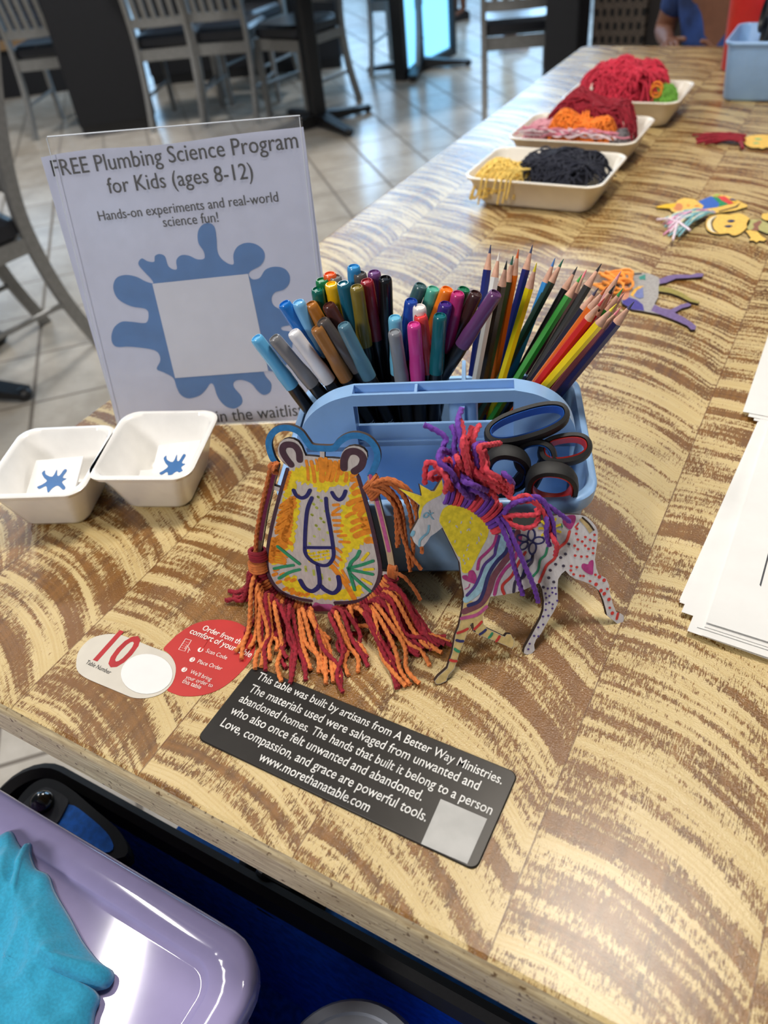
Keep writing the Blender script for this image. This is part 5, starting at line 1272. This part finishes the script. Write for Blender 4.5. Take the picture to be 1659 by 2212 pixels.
for k, (a, b) in enumerate(low): sheet_at(at(*a), at(*b), 0.2, 0.262, TZ + 0.0010 + 0.0006 * k, 'paper_sheet', 'white sheets fanned out under the top sheet of the near stack', GS)
sheet_at(at(1521, 1362), at(1648, 962), 0.2, 0.262, TZ + 0.0068, 'paper_sheet', 'top white sheet with a black ruled frame on the near stack', None, True)
for k, (a, b) in enumerate([((1634,922),(1690,640)), ((1626,915),(1692,640)), ((1614,908),(1690,640)), ((1602,899),(1688,640))]):
    sheet_at(at(*a), at(*b), 0.2, 0.262, TZ + 0.0010 + 0.0007 * k, 'paper_sheet', 'white sheets of the far stack at the right edge', 'sheets of the far paper stack')

# ------------------------------------------------------------------ second blue caddy, red bin and a child at the far end
fl = at(1555, 220); cz = 0.085
c2b = V((fl.x + 0.105, fl.y + 0.075, TZ))
tub('caddy', 'second sky blue caddy at the far right with scissors grips upright', 'caddy', c2b, 0.02, 0.104, 0.070, 0.112, 0.078, 0.098, 0.018, BLUEPL, None, 0.003, 0.006)
def upright_scissors(x, y, liner, label, lean):
    o = thing('scissors', label, 'scissors', c2b + V((x, y, 0.01))); lm = M(liner, 0.35, var=0.03)
    n = V((cos(0.25), 0.3, 0)).normalized(); up = V((lean, 0, 1)).normalized(); sd = n.cross(up).normalized()
    for s in (0, 1):
        c = c2b + V((x, y, 0.10 + 0.022 * (1 - s))) + sd * (0.026 if s else -0.012) * 1.0
        pts = [c + sd * 0.021 * cos(t) + up * 0.026 * sin(t) for t in [2 * pi * k / 28 for k in range(28)]]
        g = reparent_world(band(pts, n, 0.011, 0.0036, RUB).build('grip'), o); reparent_world(band(pts, n, 0.010, 0.0012, lm, 0.0012).build('grip_liner', label='coloured inner liner'), g)
    m = MB(); b0 = c2b + V((x, y, 0.08)); m.prism([b0 + sd * 0.006, b0 + V((0, 0, -0.07)), b0 - sd * 0.006], n * 0.002, SILVER); reparent_world(m.build('blade', smooth=False), o)
upright_scissors(-0.062, 0.004, (40, 40, 42), 'black scissors leftmost in the far caddy', 0.12); upright_scissors(-0.034, 0.0, (40, 40, 42), 'black scissors second from left in the far caddy', 0.12); upright_scissors(0.0, -0.01, (44, 84, 160), 'blue-lined scissors at the right in the far caddy', 0.12)
rb = at(1598, 70); rb = V((rb.x + 0.15, min(TY1 - 0.16, rb.y + 0.05), TZ))
tub('bin', 'red plastic bin standing behind the second blue caddy', 'bin', rb, 0.0, 0.125, 0.08, 0.135, 0.09, 0.26, 0.03, M((196, 40, 40), 0.35, var=0.03), None, 0.004, 0.008)

# ------------------------------------------------------------------ people at the far side of the room
def skin_mesh(joints, edges, root, mat, name, parent, sub=2):
    names = list(joints); idx = {n: i for i, n in enumerate(names)}
    me = bpy.data.meshes.new(name); me.from_pydata([joints[n][0] for n in names], [(idx[a], idx[b]) for a, b in edges], [])
    o = bpy.data.objects.new(name, me); COL.objects.link(o)
    md = o.modifiers.new('skin', 'SKIN'); md.use_smooth_shade = True
    sv = me.skin_vertices[0] if me.skin_vertices else None
    if sv is None:
        bm = bmesh.new(); bm.from_mesh(me); bm.verts.layers.skin.verify(); bm.to_mesh(me); bm.free(); sv = me.skin_vertices[0]
    for n in names:
        r = joints[n][1]; r = (r, r) if not isinstance(r, tuple) else r
        sv.data[idx[n]].radius = r; sv.data[idx[n]].use_root = (n == root)
    s2 = o.modifiers.new('sub', 'SUBSURF'); s2.levels = sub; s2.render_levels = sub
    bpy.context.view_layer.update()
    me2 = bpy.data.meshes.new_from_object(o.evaluated_get(bpy.context.evaluated_depsgraph_get()))
    bpy.data.objects.remove(o)
    me2.materials.clear(); me2.materials.append(mat); me2.polygons.foreach_set('use_smooth', [True] * len(me2.polygons))
    ob = bpy.data.objects.new(name, me2); COL.objects.link(ob); ob.parent = parent; return ob
def add_hand(J, Eg, wrist, wname, d, s, sc=1.0):
    """palm, four unequal bent fingers and a side thumb on a wrist joint; d = pointing direction, s = across the palm towards the thumb"""
    d = V(d).normalized(); s = V(s); s = (s - d * s.dot(d)).normalized(); n = d.cross(s); w = V(wrist); k = wname
    J[k + 'palm'] = (w + d * 0.045 * sc, (0.020 * sc, 0.014 * sc)); Eg.append((wname, k + 'palm'))
    for i, (off, L) in enumerate(((0.024, 0.062), (0.008, 0.070), (-0.008, 0.065), (-0.022, 0.050))):
        a = w + d * 0.078 * sc + s * off * sc; b = a + (d * 0.55 - n * 0.12) * L * sc; c = b + (d * 0.38 - n * 0.30) * L * sc
        for t, p, r in (('a', a, 0.009), ('b', b, 0.008), ('c', c, 0.007)): J[k + 'f%d%s' % (i, t)] = (p, r * sc)
        Eg += [(k + 'palm', k + 'f%da' % i), (k + 'f%da' % i, k + 'f%db' % i), (k + 'f%db' % i, k + 'f%dc' % i)]
    a = w + d * 0.03 * sc + s * 0.030 * sc; b = a + (d * 0.6 + s * 0.6) * 0.03 * sc; c = b + (d * 0.9 + s * 0.2) * 0.026 * sc
    for t, p, r in (('a', a, 0.010), ('b', b, 0.009), ('c', c, 0.008)): J[k + 't' + t] = (p, r * sc)
    Eg += [(k + 'palm', k + 'ta'), (k + 'ta', k + 'tb'), (k + 'tb', k + 'tc')]
def person(label, loc, rz, h, pose, skin, top, legs, shoe, hair, bare_shins=False):
    o = thing('person', label, 'person', loc, rz); k = h / 1.7
    S = lambda x, y, z: V((x * k, y * k, z * k))
    P = dict(pelvis=S(0, 0, .93), belly=S(0, 0, 1.08), chest=S(0, 0, 1.28), neck=S(0, 0, 1.45), head=S(0, .015, 1.56), crown=S(0, 0, 1.65),
             shL=S(-.17, 0, 1.38), elL=S(-.23, -.02, 1.10), wrL=S(-.24, .05, .87), shR=S(.17, 0, 1.38), elR=S(.23, -.02, 1.10), wrR=S(.24, .05, .87),
             hiL=S(-.09, 0, .90), knL=S(-.10, .02, .50), anL=S(-.10, -.02, .09), toL=S(-.12, .13, .03), hiR=S(.09, 0, .90), knR=S(.10, .02, .50), anR=S(.10, -.02, .09), toR=S(.12, .13, .03))
    for q, v in pose.items(): P[q] = V(v)
    R = dict(pelvis=(.13, .10), belly=(.12, .09), chest=(.14, .10), neck=.05, head=(.075, .09), crown=.06, shL=.055, elL=.04, wrL=.026, shR=.055, elR=.04, wrR=.026, hiL=.08, knL=.055, anL=.036, toL=.03, hiR=.08, knR=.055, anR=.036, toR=.03)
    sc = lambda r, g=1.0: tuple(a * k * g for a in r) if isinstance(r, tuple) else r * k * g
    J = {q: (P[q], sc(R[q])) for q in P}
    E = [('pelvis','belly'),('belly','chest'),('chest','neck'),('neck','head'),('head','crown'),('chest','shL'),('shL','elL'),('elL','wrL'),('chest','shR'),('shR','elR'),('elR','wrR'),('pelvis','hiL'),('hiL','knL'),('knL','anL'),('anL','toL'),('pelvis','hiR'),('hiR','knR'),('knR','anR'),('anR','toR')]
    for s, sd in (('L', 1), ('R', -1)):
        d = P['wr' + s] - P['el' + s]; add_hand(J, E, P['wr' + s], 'wr' + s, d, V((sd * 1.0, 0.6, 0.2)), k)
    nose = P['head'] + V((0, .085, -.01)) * k; J['nose'] = (nose, .013 * k); E.append(('head', 'nose'))
    for s in (-1, 1): J['ear%d' % s] = (P['head'] + V((s * .078, 0, 0)) * k, .018 * k); E.append(('head', 'ear%d' % s))
    sk = M(skin, 0.55, var=0.04)
    skin_mesh(J, E, 'pelvis', sk, 'body', o)
    g = 1.14
    JS = {q: (P[q], sc(R[q], g)) for q in ('pelvis','belly','chest','shL','shR')}
    for s in 'LR': JS['mid' + s] = (P['sh' + s].lerp(P['el' + s], .75), .052 * k)
    skin_mesh(JS, [('pelvis','belly'),('belly','chest'),('chest','shL'),('shL','midL'),('chest','shR'),('shR','midR')], 'pelvis', top, 'shirt', o)
    JT = {q: (P[q], sc(R[q], 1.2)) for q in ('pelvis','hiL','hiR','knL','knR')}; ET = [('pelvis','hiL'),('hiL','knL'),('pelvis','hiR'),('hiR','knR')]
    if not bare_shins:
        for s in 'LR': JT['cf' + s] = (P['kn' + s].lerp(P['an' + s], .85), .055 * k); ET.append(('kn' + s, 'cf' + s))
    skin_mesh(JT, ET, 'pelvis', M(legs, 0.7, var=0.08), 'trousers' if not bare_shins else 'shorts', o)
    for s in 'LR':
        m = MB(); a, t = P['an' + s], P['to' + s]; f = (t - a); f.z = 0; f.normalize(); sd = V((-f.y, f.x, 0)); z0 = min(a.z, t.z) - .03 * k
        rings = []
        for u, w, hh in ((-.06, .03, .07), (0, .04, .09), (.08, .045, .06), (.15, .04, .045), (.18, .02, .03)):
            c = V((a.x, a.y, z0)) + f * u * k; rings.append([c + sd * w * k, c + sd * w * k * .8 + V((0, 0, hh * k)), c - sd * w * k * .8 + V((0, 0, hh * k)), c - sd * w * k])
        m.loft(rings, M(shoe, 0.5, var=0.03)); m.build('shoe', o)
    m = MB(); m.sphere(P['head'] + V((0, -.02, .035)) * k, .1 * k, M(hair, 0.7, var=0.15, scale=200), (.9, 1, .95)); m.build('hair', o)
    for s in (-1, 1):
        m = MB(); m.sphere(P['head'] + V((s * .03, .083, .012)) * k, .009 * k, M((30, 26, 24), 0.2), nu=8, nv=6); m.build('eye', o)
    m = MB(); m.tube(catmull([P['head'] + V((x, .082, -.045 - .004 * (1 - (x / .025) ** 2))) * k for x in (-.025, 0, .025)], 3), .004 * k, M((150, 80, 76), 0.5), 6); m.build('mouth', o)
    return o
TYE = M((34, 62, 120), 0.8, var=0.28, scale=16)
person('person in yellow trousers and white shoes standing beyond the lone chair', at(1100, 104, 0), radians(-60), 1.3, {}, (120, 78, 58), M((226, 226, 226), 0.7), (226, 176, 32), (226, 228, 240), (30, 24, 22))
person('person with bare shins and dark shoes standing at the bright glass', at(990, 40, 0), radians(140), 1.25, {}, (112, 76, 60), M((80, 84, 96), 0.7), (40, 44, 58), (34, 34, 40), (30, 24, 22), True)
# a child seated at the far end, seen only from arm to lap
kx, ky = -0.36, 2.42
person('person in a mottled blue top seated at the far end of the table', (kx, ky, 0), radians(170), 1.2,
       dict(pelvis=(0, 0, .52), belly=(0, .01, .62), chest=(0, .02, .78), neck=(0, .03, .91), head=(0, .045, .99), crown=(0, .03, 1.06), shL=(-.12, .02, .85), elL=(-.17, .08, .70), wrL=(-.05, .17, .70),
            shR=(.12, .02, .85), elR=(.17, .0, .71), wrR=(.10, .14, .72), hiL=(-.07, .02, .50), knL=(-.09, .24, .46), anL=(-.09, .22, .08), toL=(-.10, .32, .03), hiR=(.07, .02, .50), knR=(.09, .24, .46), anR=(.09, .22, .08), toR=(.10, .32, .03)),
       (118, 78, 58), TYE, (28, 44, 92), (190, 188, 190), (26, 20, 18))
o = thing('booth_bench', 'dark bench behind the far end of the table', 'bench', (kx - 0.1, ky + 0.02, 0), 0)
m = MB(); m.loft([rrect(0.55, 0.17, 0.03, z) for z in (0.38, 0.45)], NAVY); m.build('seat', o)
m = MB(); m.box((-0.5, -0.14, 0), (0.5, 0.14, 0.38), BLACK); m.build('base', o, smooth=False)

# ------------------------------------------------------------------ blue wagon, lidded box and shirt at the near corner
FAB = M((40, 128, 235), 0.75, var=0.12, scale=120, bmp=0.15, bscale=1600)
WX0, WX1, WY0, WY1 = -0.585, 0.30, -0.36, 0.178
wcx, wcy, wh, wd = (WX0 + WX1) / 2, (WY0 + WY1) / 2, (WX1 - WX0) / 2, (WY1 - WY0) / 2
wg = thing('utility_wagon', 'blue fabric wagon with black trim standing under the near edge of the table', 'wagon', (wcx, wcy, 0))
m = MB(); m.loft([rrect(wh - .03, wd - .03, .04, .10), rrect(wh, wd, .04, .13), rrect(wh, wd, .04, .495), rrect(wh - .006, wd - .006, .036, .495), rrect(wh - .008, wd - .008, .036, .15), rrect(wh - .04, wd - .04, .03, .125)], FAB); m.build('tub', wg)
m = MB(); m.loft([rrect(wh + .003, wd + .003, .042, .468), rrect(wh + .004, wd + .004, .042, .500), rrect(wh - .004, wd - .004, .04, .508), rrect(wh - .013, wd - .011, .034, .503), rrect(wh - .013, wd - .011, .034, .468)], M((12, 12, 14), 0.8, var=0.15, scale=400, bmp=0.2), closed=True); m.build('rim_trim', wg, label='black rim trim')
m = MB()
for x in (-0.25, 0.02, 0.22): m.box((x, wd - .003, .20), (x + .012, wd + .006, .47), BLACK); 
m.box((-0.1, wd - .002, .452), (0.35, wd + .007, .462), M((30, 30, 34), 0.6)); m.build('side_strap', wg, smooth=False)
m = MB(); m.loft([rrect(.30, .016, .012, z, 0.02, wd + .014) for z in (.22, .455)], FAB); m.build('outer_pocket', wg)
for sx in (-1, 1):
    for sy in (-1, 1):
        m = MB(); c = V((sx * (wh - .09), sy * (wd - .03), .05)); m.tube([c + V((0, -.02, 0)), c + V((0, .02, 0))], .05, BLACK, 20); m.build('wheel', wg)
# the raised end flap with its corner cap and round black knob
FZ = 0.515
def flap(pts, z, t, mat, name, lab=None):
    m = MB(); q = catmull([at(*p, z) for p in pts], 4, True); m.prism(q, V((0, 0, -t)), mat); reparent_world(m.build(name, smooth=False, label=lab), wg)
flap([(8,1790),(22,1755),(50,1712),(82,1686),(112,1683),(150,1702),(205,1748),(262,1800),(270,1850),(180,1850),(80,1830)], FZ, 0.02, M((14, 14, 16), 0.7, var=0.1, scale=300), 'end_flap', 'black edged end flap')
flap([(96,1800),(120,1768),(150,1738),(190,1762),(236,1806),(236,1840),(150,1832)], FZ + 0.001, 0.004, FAB, 'flap_fabric', 'blue flap fabric')
flap([(36,1764),(62,1722),(92,1702),(112,1704),(146,1726),(138,1752),(118,1782),(82,1792)], FZ + 0.003, 0.004, M((58, 58, 60), 0.7, var=0.08), 'corner_cap', 'grey corner patch')
m = MB(); kc = at(91, 1733, FZ + 0.006); m.sphere(kc, 0.0115, M((10, 10, 11), 0.08, coat=0.8), (1, 1, 0.85), 24, 14); reparent_world(m.build('knob', label='glossy black round knob'), wg)
# lidded storage box standing in the wagon
LZ0 = 0.62
LID = M((160, 152, 196), 0.07, var=0.015); BODYP = M((150, 112, 158), 0.3, var=0.03)
bx0, bx1, by0, by1 = -0.62, -0.206, -0.21, 0.112
bcx, bcy, bh, bd = (bx0 + bx1) / 2, (by0 + by1) / 2, (bx1 - bx0) / 2, (by1 - by0) / 2
sb = thing('storage_box', 'lavender lidded plastic storage box standing in the blue wagon', 'box', (bcx, bcy, 0.127))
m = MB(); zz = LZ0 - 0.127
m.loft([rrect(bh - .05, bd - .05, .03, 0), rrect(bh - .045, bd - .045, .03, .004), rrect(bh - .014, bd - .014, .032, zz - .012)], BODYP); m.build('body', sb)
m = MB(); m.loft([rrect(bh - .002, bd - .002, .034, zz - .022), rrect(bh, bd, .036, zz - .020), rrect(bh, bd, .036, zz - .006), rrect(bh - .002, bd - .002, .034, zz - .002), rrect(bh - .006, bd - .006, .032, zz), rrect(bh - .026, bd - .026, .02, zz), rrect(bh - .0275, bd - .0275, .019, zz - .0012), rrect(bh - .0295, bd - .0295, .017, zz - .0038), rrect(bh - .033, bd - .033, .014, zz - .0038)], LID); m.build('lid', sb, angle=60)
# turquoise shirt crumpled on the lid
CL = M((40, 158, 198), 0.85, var=0.06, scale=500, sheen=0.3, bmp=0.2, bscale=2500)
out = [(-60,1850),(-20,1832),(6,1806),(24,1800),(36,1822),(50,1838),(64,1824),(66,1850),(78,1880),(104,1894),(118,1930),(150,1985),(180,2040),(214,2082),(244,2104),(236,2130),(206,2140),(214,2160),(204,2190),(196,2230),(170,2300),(60,2340),(-60,2330),(-150,2200),(-160,2000)]
rim = catmull([at(*p, LZ0 + 0.0005) for p in out], 5, True); cen = at(40, 2090, LZ0); rnd = random.Random(31)
m = MB(); N = 26; rings = []; nr = len(rim)
FOLDS = [(rnd.uniform(0, 6.28), rnd.uniform(-1, 1), rnd.uniform(28, 70), rnd.uniform(0.3, 1)) for _ in range(9)]
def ridge(x, y):
    s = 0
    for a, ph, f, w in FOLDS: s += w * (1 - abs(sin((x * cos(a) + y * sin(a)) * f + ph * 6 + 1.2 * sin(x * 30 + ph) + 1.2 * sin(y * 26))))** 2
    return s / 5.5
for j in range(N + 1):
    t = j / N; ring = []
    for i, p in enumerate(rim):
        q = p.lerp(cen, t); e = min(1.0, t / 0.16)
        z = LZ0 + 0.0006 + (0.008 + 0.016 * min(1, t * 2.2)) * sqrt(max(0, 1 - (1 - e) ** 2)) + 0.020 * e * (ridge(q.x, q.y) - 0.35) * (0.35 + min(1, t * 3)) * 0.9
        ring.append(V((q.x, q.y, max(z, LZ0 + 0.0008 + 0.002 * e))))
    rings.append(ring)
m.loft(rings, CL, cap0=False, cap1=True)
o = tag(m.build('crumpled_shirt', angle=80), 'turquoise cotton shirt crumpled on the lavender lid', 'shirt')
md = o.modifiers.new('thick', 'SOLIDIFY'); md.thickness = 0.0012; md.offset = 1
# frosted round tub and a black mesh pouch in the wagon
c = V((-0.150, 0.085, 0.127)); FROST = M((178, 184, 196), 0.35, var=0.02, coat=0.2)
o = thing('frosted_tub', 'frosted white round tub half hidden at the bottom edge of the wagon', 'tub', c)
def ringz(r, z): return [V((r * cos(2 * pi * k / 48), r * sin(2 * pi * k / 48), z)) for k in range(48)]
m = MB(); m.loft([ringz(.050, 0), ringz(.054, .006), ringz(.058, .34)], FROST); m.build('body', o)
m = MB(); m.loft([ringz(.061, .335), ringz(.062, .34), ringz(.062, .358), ringz(.058, .366), ringz(.050, .368), ringz(.048, .3665)], FROST); m.build('lid', o)
m = MB(); pc = at(595, 1925, 0.46); rnd = random.Random(17)
PCH = M((22, 22, 24), 0.8, var=0.3, scale=300, bmp=0.6, bscale=600)
m.sphere((pc.x, pc.y + 0.01, 0.44), 0.045, PCH, (1.2, 0.55, 0.9), 24, 16)
for v in m.v: v += V((rnd.uniform(-.003, .003), rnd.uniform(-.003, .003), rnd.uniform(-.003, .003)))
o = thing('mesh_pouch', 'small black mesh pouch hanging outside the wagon under the table edge', 'pouch', (pc.x, pc.y, 0.44)); reparent_world(m.build('pouch_body'), o)
m = MB(); m.tube(catmull([(pc.x - .02, pc.y + .005, .47), (pc.x, wcy + wd + .004, .505), (pc.x + .02, pc.y + .005, .47)], 4), 0.003, BLACK, 6); reparent_world(m.build('strap'), o)
